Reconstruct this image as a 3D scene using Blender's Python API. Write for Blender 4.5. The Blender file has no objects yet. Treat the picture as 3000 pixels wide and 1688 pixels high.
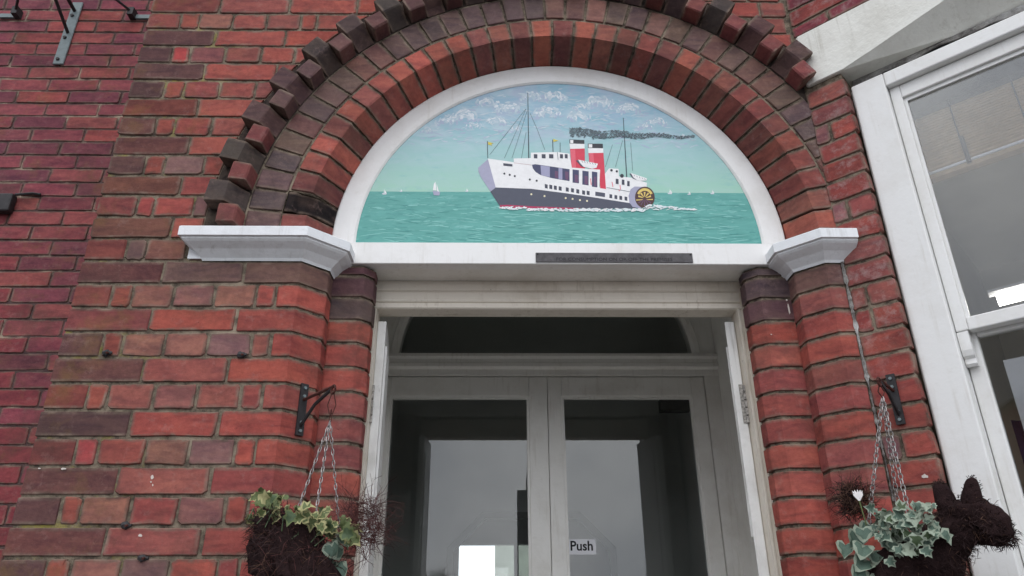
import bpy, bmesh, math, random
from mathutils import Vector, Matrix, noise
from mathutils.geometry import tessellate_polygon

# ------------------------------------------------------------------ camera
ZC = 1.6                      # eye height; all heights below are relative to it
scene = bpy.context.scene
col = scene.collection
R_ = math.radians
def look(pitch, yaw, roll):
    cy, sy, cp, sp = math.cos(yaw), math.sin(yaw), math.cos(pitch), math.sin(pitch)
    fwd = Vector((sy*cp, cy*cp, sp)); right = Vector((cy, -sy, 0)); up = right.cross(fwd)
    c, s = math.cos(roll), math.sin(roll)
    r2 = c*right - s*up; u2 = s*right + c*up
    return Matrix((r2, u2, -fwd)).transposed().to_4x4()
cam_d = bpy.data.cameras.new('camera'); cam = bpy.data.objects.new('camera', cam_d); col.objects.link(cam)
cam.matrix_world = Matrix.Translation((0, 0, ZC)) @ look(R_(25.09), R_(.93), R_(.25))
cam_d.sensor_width = 36; cam_d.lens = 36*2165/3000; cam_d.clip_start = .05; cam_d.clip_end = 2000
scene.camera = cam

# ------------------------------------------------------------------ sky, sun, exposure
SUN_EL, SUN_AZ = 52, -16      # overcast: a broad soft sun behind the viewer
world = bpy.data.worlds.new('World'); scene.world = world; world.use_nodes = True
nt = world.node_tree; nt.nodes.clear()
out = nt.nodes.new('ShaderNodeOutputWorld'); bg = nt.nodes.new('ShaderNodeBackground')
sky = nt.nodes.new('ShaderNodeTexSky'); sky.sky_type = 'NISHITA'; sky.sun_disc = False
sky.sun_elevation = R_(SUN_EL); sky.sun_rotation = R_(180 + SUN_AZ); sky.dust_density = 4; sky.air_density = 1.2
hs = nt.nodes.new('ShaderNodeHueSaturation'); hs.inputs['Saturation'].default_value = .35
nt.links.new(sky.outputs[0], hs.inputs['Color'])
tc = nt.nodes.new('ShaderNodeTexCoord'); nz = nt.nodes.new('ShaderNodeTexNoise')
nz.inputs['Scale'].default_value = 3.2; nz.inputs['Detail'].default_value = 6; nz.inputs['Roughness'].default_value = .55
nt.links.new(tc.outputs['Generated'], nz.inputs['Vector'])
rp = nt.nodes.new('ShaderNodeValToRGB')
rp.color_ramp.elements[0].position = .36; rp.color_ramp.elements[0].color = (12.5, 13.4, 15.4, 1)
rp.color_ramp.elements[1].position = .66; rp.color_ramp.elements[1].color = (23.5, 24.0, 25.0, 1)
nt.links.new(nz.outputs[0], rp.inputs[0])
mx = nt.nodes.new('ShaderNodeMix'); mx.data_type = 'RGBA'; mx.inputs[0].default_value = .82
nt.links.new(hs.outputs[0], mx.inputs[6]); nt.links.new(rp.outputs[0], mx.inputs[7])
nt.links.new(mx.outputs[2], bg.inputs[0]); bg.inputs[1].default_value = .1
nt.links.new(bg.outputs[0], out.inputs[0])
sun_d = bpy.data.lights.new('sun', 'SUN'); sun_d.energy = .6; sun_d.angle = R_(28); sun_d.color = (1, .97, .93)
sun = bpy.data.objects.new('sun', sun_d); col.objects.link(sun)
dv = Vector((math.sin(R_(SUN_AZ))*math.cos(R_(SUN_EL)), -math.cos(R_(SUN_AZ))*math.cos(R_(SUN_EL)), math.sin(R_(SUN_EL))))
sun.rotation_euler = dv.to_track_quat('Z', 'Y').to_euler(); sun.location = (0, -6, 9)
vs = scene.view_settings; vs.view_transform = 'Standard'; vs.look = 'None'; vs.gamma = 1; vs.exposure = 0
vs.use_curve_mapping = False

# ------------------------------------------------------------------ helpers
random.seed(11)
rnd = random.uniform
def lin(c): c /= 255; return c/12.92 if c <= .04045 else ((c+.055)/1.055)**2.4
def S(r, g, b): return (lin(r), lin(g), lin(b), 1)

def tag(o, label=None, cat=None, group=None, kind=None):
    if label: o['label'] = label
    if cat: o['category'] = cat; o['kind'] = 'thing'
    if group: o['group'] = group
    if kind: o['kind'] = kind
    return o
def empty(name, loc):
    o = bpy.data.objects.new(name, None); col.objects.link(o); o.location = (loc[0], loc[1], loc[2]+ZC)
    o.empty_display_size = .1
    return o
def link(name, me, parent=None, color=None):
    o = bpy.data.objects.new(name, me); col.objects.link(o)
    if parent is not None: put(o, parent)
    if color: o.color = color
    return o
def put(o, parent):
    o.parent = parent
    o.matrix_parent_inverse = world_of(parent).inverted()
def world_of(o):
    m = o.matrix_basis.copy()
    if o.parent is not None: m = world_of(o.parent) @ o.matrix_parent_inverse @ m
    return m

class MB:
    """collects geometry (heights relative to the eye) for one mesh object"""
    def __init__(s): s.v = []; s.f = []; s.m = []; s.e = {}
    def add(s, vs, fs, mi=0):
        b = len(s.v); s.v += [tuple(p) for p in vs]
        for f in fs: s.f.append([i+b for i in f]); s.m.append(mi)
        return s
    def box(s, x0, x1, y0, y1, z0, z1, mi=0, fr=None):
        vs = [(x, y, z) for z in (z0, z1) for y in (y0, y1) for x in (x0, x1)]
        if fr: vs = [fr(*p) for p in vs]
        return s.add(vs, [(0,2,3,1),(4,5,7,6),(0,1,5,4),(2,6,7,3),(0,4,6,2),(1,3,7,5)], mi)
    def rings(s, rs, mi=0, closed=True, cap=True):
        n = len(rs[0]); b = len(s.v); vs = [p for r in rs for p in r]; fs = []
        for i in range(len(rs)-1):
            for j in range(n if closed else n-1):
                k = (j+1) % n
                fs.append((i*n+j, i*n+k, (i+1)*n+k, (i+1)*n+j))
        s.add(vs, fs, mi)
        if cap and closed:
            s.f.append([b+j for j in range(n-1, -1, -1)]); s.m.append(mi)
            s.f.append([b+(len(rs)-1)*n+j for j in range(n)]); s.m.append(mi)
        return s
    def tube(s, pts, rad, n=6, mi=0, cap=True):
        pts = [Vector(p) for p in pts]; rs = []
        up = Vector((0, 0, 1)); last = None
        for i, p in enumerate(pts):
            d = (pts[min(i+1, len(pts)-1)] - pts[max(i-1, 0)]).normalized()
            a = d.cross(up) if last is None else (last - d*last.dot(d))
            if a.length < 1e-4: a = d.cross(Vector((1, .3, 0)))
            a.normalize(); last = a; b = d.cross(a); r = rad[i] if isinstance(rad, (list, tuple)) else rad
            rs.append([p + a*r*math.cos(t*math.tau/n) + b*r*math.sin(t*math.tau/n) for t in range(n)])
        return s.rings(rs, mi, True, cap)
    def poly(s, pts, fr, d0, d1, mi=0):
        """extruded 2-D polygon (may be concave); fr(a, b, d) places it"""
        n = len(pts); tri = tessellate_polygon([[Vector((p[0], p[1], 0)) for p in pts]])
        vs = [fr(p[0], p[1], d0) for p in pts] + [fr(p[0], p[1], d1) for p in pts]
        fs = [t for t in tri] + [(t[2]+n, t[1]+n, t[0]+n) for t in tri]
        fs += [(i, (i+1) % n, (i+1) % n+n, i+n) for i in range(n)]
        return s.add(vs, fs, mi)
    def mesh(s, name, mats, smooth=False, fixn=True):
        me = bpy.data.meshes.new(name)
        me.from_pydata([(p[0], p[1], p[2]+ZC) for p in s.v], [], s.f)
        for m in (mats if isinstance(mats, (list, tuple)) else [mats]): me.materials.append(m)
        me.polygons.foreach_set('material_index', s.m)
        if fixn:
            bm = bmesh.new(); bm.from_mesh(me); bmesh.ops.recalc_face_normals(bm, faces=bm.faces); bm.to_mesh(me); bm.free()
        if smooth: me.polygons.foreach_set('use_smooth', [True]*len(me.polygons))
        if s.e:
            at = me.attributes.new('edge', 'FLOAT', 'POINT'); at.data.foreach_set('value', [s.e.get(i, 0.) for i in range(len(s.v))])
        me.update(); return me
    def build(s, name, mats, parent=None, smooth=False, color=None, fixn=True):
        return link(name, s.mesh(name, mats, smooth, fixn), parent, color)

# ------------------------------------------------------------------ materials
class NT:
    def __init__(s, name):
        s.m = bpy.data.materials.new(name); s.m.use_nodes = True; s.t = s.m.node_tree; s.t.nodes.clear()
        s.o = s.n('OutputMaterial')
    def n(s, t, **kw):
        nd = s.t.nodes.new('ShaderNode'+t)
        for k, v in kw.items(): setattr(nd, k, v)
        return nd
    def l(s, a, b): s.t.links.new(a, b)
    def noise(s, vec, scale, detail=4, rough=.55, dist=0):
        nd = s.n('TexNoise'); nd.inputs['Scale'].default_value = scale; nd.inputs['Detail'].default_value = detail
        nd.inputs['Roughness'].default_value = rough; nd.inputs['Distortion'].default_value = dist
        if vec is not None: s.l(vec, nd.inputs['Vector'])
        return nd.outputs[0]
    def ramp(s, fac, a, b, lo=0., hi=1.):
        nd = s.n('MapRange'); nd.inputs['From Min'].default_value = a; nd.inputs['From Max'].default_value = b
        nd.inputs['To Min'].default_value = lo; nd.inputs['To Max'].default_value = hi; s.l(fac, nd.inputs[0]); return nd.outputs[0]
    def mix(s, fac, a, b, mode='MIX'):
        nd = s.n('Mix', data_type='RGBA', blend_type=mode)
        for sock, v in ((nd.inputs[0], fac), (nd.inputs[6], a), (nd.inputs[7], b)):
            if hasattr(v, 'is_linked'): s.l(v, sock)
            else: sock.default_value = v
        return nd.outputs[2]
    def math(s, op, a, b=0.):
        nd = s.n('Math', operation=op)
        for sock, v in ((nd.inputs[0], a), (nd.inputs[1], b)):
            if hasattr(v, 'is_linked'): s.l(v, sock)
            else: sock.default_value = v
        return nd.outputs[0]
    def bump(s, h, dist=.002, strength=1., prev=None):
        nd = s.n('Bump'); nd.inputs['Strength'].default_value = strength; nd.inputs['Distance'].default_value = dist
        s.l(h, nd.inputs['Height'])
        if prev is not None: s.l(prev, nd.inputs['Normal'])
        return nd.outputs[0]
    def pbr(s, color, rough=.8, spec=.3, normal=None, metal=0.):
        p = s.n('BsdfPrincipled')
        for k, v in (('Base Color', color), ('Roughness', rough), ('Specular IOR Level', spec), ('Metallic', metal)):
            if hasattr(v, 'is_linked'): s.l(v, p.inputs[k])
            else: p.inputs[k].default_value = v
        if normal is not None: s.l(normal, p.inputs['Normal'])
        s.l(p.outputs[0], s.o.inputs[0]); return s.m
    def coord(s, rand=True):
        c = s.n('TexCoord').outputs['Object']
        if not rand: return c
        oi = s.n('ObjectInfo'); a = s.n('VectorMath', operation='ADD'); sc = s.n('VectorMath', operation='SCALE')
        cb = s.n('CombineXYZ'); s.l(oi.outputs['Random'], cb.inputs[0]); s.l(oi.outputs['Random'], cb.inputs[1])
        s.l(cb.outputs[0], sc.inputs[0]); sc.inputs['Scale'].default_value = 37.
        s.l(c, a.inputs[0]); s.l(sc.outputs[0], a.inputs[1]); return a.outputs[0]

def m_brick():
    t = NT('weathered_brick'); c = t.coord(); base = t.n('ObjectInfo').outputs['Color']; w = t.coord(False)
    st = t.n('Mapping'); st.inputs['Scale'].default_value = (.45, .45, 1.5); t.l(c, st.inputs[0]); cs = st.outputs[0]
    g = t.noise(c, 70, 5, .6); k = t.mix(t.ramp(g, .3, .7, 0, 1), (.86,.86,.86,1), (1.12,1.11,1.11,1)); k = t.mix(1., base, k, 'MULTIPLY')
    b = t.noise(cs, 19, 6, .62, .8)
    k = t.mix(t.ramp(b, .40, .70, 0, .85), k, t.mix(1., k, (.50,.52,.66,1), 'MULTIPLY'))
    b2 = t.noise(cs, 27, 6, .6)
    k = t.mix(t.ramp(b2, .48, .70, 0, .75), k, t.mix(1., k, (1.16,1.24,1.14,1), 'MULTIPLY'))
    # chalky bloom, lichen film, soot streaks: stains with shapes of their own
    k = t.mix(t.ramp(t.noise(c, 26, 9, .76), .55, .78, 0, .42), k, S(166,136,128))
    k = t.mix(t.ramp(t.noise(w, 4.2, 8, .72), .52, .74, 0, .62), k, S(86,68,60))
    k = t.mix(t.ramp(t.noise(w, 9, 8, .75), .60, .80, 0, .6), k, S(60,50,48))
    sp = t.n('SeparateXYZ'); t.l(w, sp.inputs[0])
    li = t.math('MULTIPLY', t.ramp(sp.outputs[0], -.80, -1.02), t.ramp(t.noise(w, 6.5, 7, .7), .55, .70, 0, .42)); k = t.mix(li, k, S(124,96,54))
    ef = t.math('MULTIPLY', t.ramp(sp.outputs[0], .955, 1.0), t.ramp(sp.outputs[2], ZC+.55, ZC+.8)); ef = t.math('MULTIPLY', ef, t.ramp(t.noise(w, 22, 8, .75), .5, .72, 0, .5)); k = t.mix(ef, k, S(186,172,168))
    at = t.n('Attribute'); at.attribute_name = 'edge'
    ed = t.math('MULTIPLY', t.ramp(at.outputs['Fac'], .25, 1.), t.ramp(t.noise(c, 34, 6, .7), .38, .60, .12, .95)); k = t.mix(ed, k, t.mix(t.ramp(t.noise(w, 14, 4), .35, .65), S(80,68,60), S(140,122,108)))
    pit = t.ramp(t.noise(c, 110, 3, .6), .70, .76, 0, 1)
    k = t.mix(t.math('MULTIPLY', pit, .35), k, S(70,46,46))
    hs_ = t.n('HueSaturation'); hs_.inputs['Saturation'].default_value = .96; hs_.inputs['Value'].default_value = .98; t.l(k, hs_.inputs['Color']); k = hs_.outputs[0]
    h = t.math('SUBTRACT', t.math('ADD', t.noise(c, 85, 6, .7), t.math('MULTIPLY', t.noise(c, 16, 3), 1.1)), t.math('MULTIPLY', pit, .5))
    return t.pbr(k, .92, .15, t.bump(h, .0018, .8))
def m_mortar(name, base, pale, dark, lichen):
    t = NT(name); c = t.coord(False)
    k = t.mix(t.ramp(t.noise(c, 38, 7, .7), .40, .62), base, dark)
    k = t.mix(t.ramp(t.noise(c, 7, 5, .6), .55, .68, 0, .85), k, pale)
    if lichen:
        sp = t.n('SeparateXYZ'); t.l(c, sp.inputs[0])
        m = t.math('MULTIPLY', t.ramp(sp.outputs[0], -.84, -.98), t.ramp(t.noise(c, 5.5, 7, .7), .54, .66))
        k = t.mix(t.math('MULTIPLY', m, .85), k, S(152,142,62))
    h = t.noise(c, 90, 6, .75)
    return t.pbr(k, .95, .1, t.bump(h, .004, 1.))
def m_paint(name, colr, rough=.45, dirt=S(150,140,120), amt=.35, chips=0., grain=.0006):
    t = NT(name); c = t.coord()
    k = t.mix(t.ramp(t.noise(c, 5, 6, .65), .48, .8, 0, amt), colr, dirt)
    k = t.mix(t.ramp(t.noise(c, 45, 4, .6), .6, .75, 0, amt*.4), k, dirt)
    if chips: k = t.mix(t.ramp(t.noise(c, 38, 5, .7), .70, .715, 0, chips), k, S(92,78,66))
    sk = t.n('Mapping'); sk.inputs['Scale'].default_value = (1, 1, .07); t.l(c, sk.inputs[0])
    k = t.mix(t.math('MULTIPLY', t.ramp(t.noise(sk.outputs[0], 55, 5, .65), .54, .74, 0, min(1, amt*1.3)), t.ramp(t.noise(c, 6, 4), .4, .65)), k, dirt)
    h = t.math('ADD', t.noise(c, 70, 3, .6), t.noise(c, 12, 2))
    return t.pbr(k, rough, .4, t.bump(h, grain, .8))
def m_plain(name, colr, rough=.7, spec=.3, var=.25, scale=30, metal=0., bump=.0008):
    t = NT(name); c = t.coord()
    f = t.ramp(t.noise(c, scale, 5, .6), .3, .7, 1-var, 1+var)
    cb = t.n('CombineXYZ'); [t.l(f, cb.inputs[i]) for i in range(3)]
    return t.pbr(t.mix(1., colr, cb.outputs[0], 'MULTIPLY'), rough, spec, t.bump(t.noise(c, scale*2, 4), bump, .8), metal)
def m_glass(name, tint=(.93,.95,.94,1), wav=.0):
    t = NT(name); f = t.n('Fresnel'); f.inputs[0].default_value = 1.58
    a = t.n('BsdfTransparent'); a.inputs[0].default_value = tint
    g = t.n('BsdfGlossy'); g.inputs['Roughness'].default_value = .0; g.inputs[0].default_value = (1,1,1,1)
    if wav:
        b = t.bump(t.noise(t.coord(), 3.5, 2, .5), wav, 1.); t.l(b, g.inputs['Normal'])
    m = t.n('MixShader'); t.l(f.outputs[0], m.inputs[0]); t.l(a.outputs[0], m.inputs[1]); t.l(g.outputs[0], m.inputs[2]); t.l(m.outputs[0], t.o.inputs[0])
    return t.m
def m_fibre(name):
    t = NT(name); c = t.coord()
    k = t.mix(t.noise(c, 60, 5, .7), S(28,20,23), S(62,45,44)); return t.pbr(k, .95, .1, t.bump(t.noise(c, 130, 5, .8), .006, 1.))
M = {}
M['brick'] = m_brick()
M['mortar'] = m_mortar('entrance_mortar', S(136,124,108), S(164,150,132), S(80,72,64), True)
M['mortar2'] = m_mortar('side_wall_mortar', S(100,84,80), S(178,162,142), S(78,62,62), False)
M['cement'] = m_mortar('pale_cement', S(150,148,144), S(196,196,194), S(96,92,90), False)
M['board'] = m_paint('white_gloss_paint', (.84,.835,.82,1), .35, S(176,168,152), .35)
M['plaster'] = m_paint('white_masonry_paint', (.80,.82,.84,1), .6, S(150,148,142), .35, 0, .001)
M['cream'] = m_paint('cream_joinery_paint', (.76,.70,.605,1), .4, S(150,132,104), .5, .8)
M['door'] = m_paint('off_white_door_paint', (.86,.845,.80,1), .4, S(170,160,140), .35, .0)
M['leafp'] = m_paint('worn_white_door_paint', (.80,.80,.78,1), .45, S(120,112,100), .5, .4)
M['stone'] = m_paint('painted_stone', (.77,.77,.715,1), .8, S(168,164,150), .5, 0, .0022)
M['sash'] = m_paint('white_sash_paint', (.80,.80,.785,1), .4, S(176,166,148), .3, .25)
M['iron'] = m_plain('black_iron', S(42,40,42), .6, .4, .4, 40)
M['galv'] = m_plain('grey_painted_iron', S(112,124,126), .55, .4, .15, 40)
M['rust'] = m_plain('rusty_iron', S(74,40,34), .8, .3, .5, 60)
M['chain'] = m_plain('galvanised_chain', S(150,146,144), .45, .5, .3, 60, .6)
M['slate'] = m_plain('dark_notice_paint', S(88,86,88), .7, .3, .25, 60)
M['ink'] = m_plain('black_lettering', S(24,24,26), .6, .3, .1, 40)
M['ink2'] = m_plain('faded_black_lettering', S(44,42,46), .7, .3, .3, 80)
M['card'] = m_plain('white_plastic', S(226,226,230), .4, .4, .03, 20)
M['glass'] = m_glass('door_glass', (.955,.97,.965,1), .0)
M['wglass'] = m_glass('window_glass', (.96,.97,.97,1), .0025)
M['hall'] = m_plain('hall_wall_paint', (.34,.35,.32,1), .8, .2, .08, 3)
M['hallw'] = m_plain('hall_white_paint', (.72,.72,.70,1), .6, .3, .05, 4)
M['room'] = m_plain('room_wall_paint', (.74,.71,.64,1), .8, .2, .06, 3)
M['coir'] = m_fibre('coir_fibre'); M['straw'] = m_plain('pale_coir_strand', S(88,66,56), .9, .1, .5, 20); M['strand'] = m_plain('coir_strand', S(50,38,38), .9, .1, .6, 20)
M['twig'] = m_plain('dry_twig', S(88,58,56), .9, .1, .5, 30)
M['leafg'] = m_plain('ivy_leaf_green', S(92,104,62), .5, .4, .4, 60); M['leafk'] = m_plain('deep_leaf_green', S(66,84,54), .5, .4, .4, 60); M['leafd'] = m_plain('dark_leaf_green', S(84,106,92), .45, .4, .35, 60)  # leafk: a deeper green of its own for some leaves and stems
M['leafc'] = m_plain('ivy_leaf_cream', S(166,162,116), .55, .3, .2, 60); M['leafs'] = m_plain('pale_leaf_silver', S(148,160,142), .5, .4, .3, 60)
M['drip'] = m_plain('old_white_paint_drip', S(206,196,188), .6, .3, .1, 60)
M['tile'] = m_plain('bounce_floor_tile', (.50,.48,.44,1), .5, .4, .1, 6)  # kept pale so the added floor throws light up at the doors
M['petal'] = m_plain('white_petal', S(240,236,234), .6, .2, .05, 40)
M['slatw'] = m_plain('tan_blind_slat', S(176,152,122), .6, .3, .15, 40)
M['ground'] = m_plain('asphalt', (.05,.05,.052,1), .9, .2, .3, 8); M['paving'] = m_plain('paving_stone', (.115,.112,.107,1), .9, .2, .2, 5)
M['towerst'] = m_plain('dark_tower_stone', (.10,.10,.10,1), .9, .2, .3, 1.5); M['yard'] = m_plain('yard_wall_stone', (.42,.46,.40,1), .9, .2, .25, 3)

# ------------------------------------------------------------------ plan of the place (metres, heights from the eye)
D0, D1, D2, DB = 1.91, 1.977, 2.03, 2.02           # pier face, back of first splay, jamb face
LW = 2.81                                # recessed side wall
CX, CZ = .184, 1.077                     # arch centre
GA, Z0 = .0734, .171                     # brick gauge and course datum
DI = 3.0                                 # inner doors
PH = R_(43.17); UX, UY = math.cos(PH), -math.sin(PH); NX, NY = math.sin(PH), math.cos(PH)
OX, OY = .995, 1.91                      # where the canted bay wall starts
BOT = -1.6
def F(D): return lambda a, b, d: (a, D - d, b)
def BAY(a, b, d): return (OX + a*UX - d*NX, OY + a*UY - d*NY, b)
def bayf(s, o, z): return BAY(s, z, -o)  # s along the wall, o into it

gr = MB(); gr.box(-400, 400, -400, 400, -1.85, -1.72); tag(gr.build('ground', M['ground']), kind='structure')
pv = MB(); pv.box(-30, 30, -1.6, 12, -1.716, BOT); tag(pv.build('pavement', M['paving']), kind='structure')
kb = MB(); kb.box(-30, 30, -1.75, -1.604, -1.716, -1.598); tag(kb.build('kerb', M['stone']), kind='structure')

# ------------------------------------------------------------------ bricks
def vary(c, a=.10):
    f = 1 + rnd(-a, a); return tuple(max(.004, min(1, x*f*(1+rnd(-.05, .05)))) for x in c[:3]) + (1,)
RED = [S(168,82,70), S(160,80,70), S(164,86,74), S(150,76,70), S(162,78,66), S(150,84,76)]
SIDE = [S(148,76,80), S(142,72,78), S(134,70,78), S(152,80,78), S(126,68,76), S(150,74,72), S(118,66,74)]
DARK = [S(128,68,64), S(106,68,64), S(116,74,62), S(132,70,64), S(98,68,66)]
GREY = [S(110,90,88), S(114,92,88), S(118,94,86), S(106,90,88), S(128,92,84)]
RING = [S(172,92,76), S(156,84,72), S(142,78,70), S(124,74,68), S(150,90,80)]
TAN = [S(148,98,84), S(146,96,90), S(142,86,82)]
def pick(L, a=.1): return vary(random.choice(L), a)

def rect_outline(a0, a1, b0, b1, hi=None, lo=None):
    """outline of a brick face, worn corners; hi(b)/lo(b) cut it to the arch"""
    if hi is None and lo is None:
        c = [rnd(.002, .010) for _ in range(4)]; j = lambda: rnd(-.0022, .0022)
        m = (a0+a1)/2 + rnd(-.2, .2)*(a1-a0)
        return [(a0+c[0], b0+j()), (m, b0+rnd(-.0018, .0018)), (a1-c[1], b0+j()), (a1+j(), b0+c[1]*.8), (a1+j(), b1-c[2]*.8), (a1-c[2], b1+j()),
                (m+.01, b1+rnd(-.0018, .0018)), (a0+c[3], b1+j()), (a0+j(), b1-c[3]*.8), (a0+j(), b0+c[0]*.8)]
    L, Rr = [], []
    for i in range(5):
        b = b0 + (b1-b0)*i/4
        l = max(a0, lo(b)) if lo else a0; r = min(a1, hi(b)) if hi else a1
        if r - l > .004: L.append((l, b)); Rr.append((r, b))
    if len(L) < 2: return None
    if sum(r[0]-l[0] for l, r in zip(L, Rr))/len(L) < .014: return None
    if lo: L = L[:]
    else: L = [L[0], L[-1]]
    if not hi: Rr = [Rr[0], Rr[-1]]
    return Rr and ([(p[0], p[1]) for p in Rr] + [(p[0], p[1]) for p in reversed(L)])
def inset(pts, w):
    n = len(pts); out_ = []
    for i in range(n):
        p, a, b = Vector(pts[i]), Vector(pts[i-1]), Vector(pts[(i+1) % n])
        e1 = (p-a); e2 = (b-p)
        n1 = Vector((-e1.y, e1.x)).normalized() if e1.length > 1e-6 else Vector((0, 0)); n2 = Vector((-e2.y, e2.x)).normalized() if e2.length > 1e-6 else n1
        m = (n1+n2); m = m.normalized() if m.length > 1e-6 else n1
        out_.append(p + m*w)
    return out_
def face_brick(mb, pts, fr, back=.035, proud=0.):
    w = rnd(.0014, .0028); d = rnd(.0015, .003); t1, t2 = rnd(-.0009, .0009), rnd(-.0009, .0009)
    am = sum(p[0] for p in pts)/len(pts); bm_ = sum(p[1] for p in pts)/len(pts)
    ins = inset(pts, w)
    tl = lambda p: t1*(p[0]-am)/.1 + t2*(p[1]-bm_)/.035
    r0 = [fr(p[0], p[1], -back) for p in pts]; r1 = [fr(p[0], p[1], proud-d+tl(p)) for p in pts]; r2 = [fr(p[0], p[1], proud+tl(p)) for p in ins]
    mid = [Vector((am, bm_)) + (p-Vector((am, bm_)))*f_ for p in ins for f_ in (max(.3, 1-.013/max(.02, (p-Vector((am, bm_))).length)),)]
    r3 = [fr(p[0], p[1], proud+tl(p)) for p in mid]
    b = len(mb.v); mb.rings([r0, r1, r2, r3], 0, True, False); n = len(pts)
    mb.f.append([b+3*n+i for i in range(n)]); mb.m.append(0)
    for i in range(3*n): mb.e[b+i] = 1.
def prism_brick(mb, prof, t0, t1, mp, w=.0018):
    """plan profile (p, q) extruded along t with eased ends; mp(p, q, t) places it"""
    mid = (sum(p[0] for p in prof)/len(prof), sum(p[1] for p in prof)/len(prof)); a = abs(t1-t0)
    sgn = 1 if t1 > t0 else -1; wt = a*.028
    area = sum(prof[i][0]*prof[(i+1) % len(prof)][1]-prof[(i+1) % len(prof)][0]*prof[i][1] for i in range(len(prof)))
    ins = inset(prof, w if area > 0 else -w); j = [(rnd(-.0012, .0012), rnd(-.0012, .0012)) for _ in prof]
    pr = [(p[0]+e[0], p[1]+e[1]) for p, e in zip(prof, j)]; j2 = [(p[0]+rnd(-.001, .001), p[1]+rnd(-.001, .001)) for p in pr]
    b = len(mb.v); n = len(prof); q = a*.2
    for i in list(range(2*n)) + list(range(4*n, 6*n)): mb.e[b+i] = 1.
    mb.rings([[mp(p[0], p[1], t0+rnd(-.01, .01)*a) for p in ins], [mp(p[0], p[1], t0+sgn*wt) for p in pr], [mp(p[0], p[1], t0+sgn*q) for p in pr], [mp(p[0], p[1], t1-sgn*q) for p in j2], [mp(p[0], p[1], t1-sgn*wt) for p in j2],
              [mp(p[0], p[1], t1+rnd(-.01, .01)*a) for p in ins]], 0, True, True)
def brick_obj(parent, name, color, fn):
    mb = MB(); fn(mb); 
    return mb.build(name, M['brick'], parent, color=color, fixn=False)
J = .0041   # half a joint

# ---- recessed side wall ------------------------------------------------------
mb = MB(); mb.box(-4.2, -.6, LW+.004, LW+.3, BOT, 4.6)
side = tag(mb.build('side_brick_wall', M['mortar2']), 'recessed red brick wall of plain stretchers behind the entrance pier, carrying the iron bracket', 'brick wall')
GS = .0734; low = MB(); n_side = 0
for k in range(-22, 60):
    z = .068 + GS*k
    off = (.12 if k % 2 else 0) + rnd(-.012, .012); x = -4.19 + off
    while x < -1.0:
        L = .24 + rnd(-.006, .006); x0, x1 = x, min(x+L, -1.0); x += L
        b0, b1 = z+J*.9, z+GS-J*.9
        vis = -.02 < z < 3.06 and x1 > -2.62 + max(0, z-2.4)*-.1 and x0 < -1.20
        zv = x1 < -1.25 or z > .2
        if vis and n_side < 296 and (x1 > -(1.15+.48*max(0, z)+.2)):
            c = pick(SIDE, .12); pr = rnd(-.0015, .0015)
            brick_obj(side, 'brick', c, lambda m: face_brick(m, rect_outline(x0+J*.8, x1-J*.8, b0, b1), F(LW), .03, pr)); n_side += 1
        else:
            face_brick(low, rect_outline(x0+J, x1-J, b0, b1), F(LW), .03)
o = low.build('outlying_bricks', M['brick'], side, color=S(142,66,70), fixn=False); tag(o, kind='stuff')

# ---- entrance front -----------------------------------------------------------
ent = tag(empty('entrance_front', (CX, D0, BOT)), 'projecting red brick entrance front with a round arch, splayed jambs and toothed brick hood', 'entrance')
# pier: mortar core then courses in English bond
mb = MB(); o_ = .0045
mb.rings([[(-1.205+o_, 2.80, z), (-1.205+o_, D0+o_, z), (-.577-.003, D0+o_, z), (-.51-o_*.9, D1+o_*.3, z), (-.51-o_, 2.16, z), (-.62, 2.80, z)] for z in (BOT, .99)])
pier = mb.build('pier', M['mortar'], ent)
lowp = MB()
ST = [-.97, -.737]; HD = [-1.094, -1.036, -.919, -.804, -.69, -.632]
def arcL(r): return lambda z: CX - math.sqrt(max(0, r*r-(z-CZ)**2)) if abs(z-CZ) < r and z > CZ-.12 else 99
def arcR(r): return lambda z: CX + math.sqrt(max(0, r*r-(z-CZ)**2)) if abs(z-CZ) < r else -99
TAKE = []
def corner_prof(xj):     # plan of a brick turning the pier corner into the splay
    return [(xj, D0+.05), (xj, D0+.004), (xj+.004, D0), (-.577, D0), (-.512, D1-.002), (-.51, D1+.004), (-.51, D2+.02), (-.55, D2+.02)]
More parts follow.
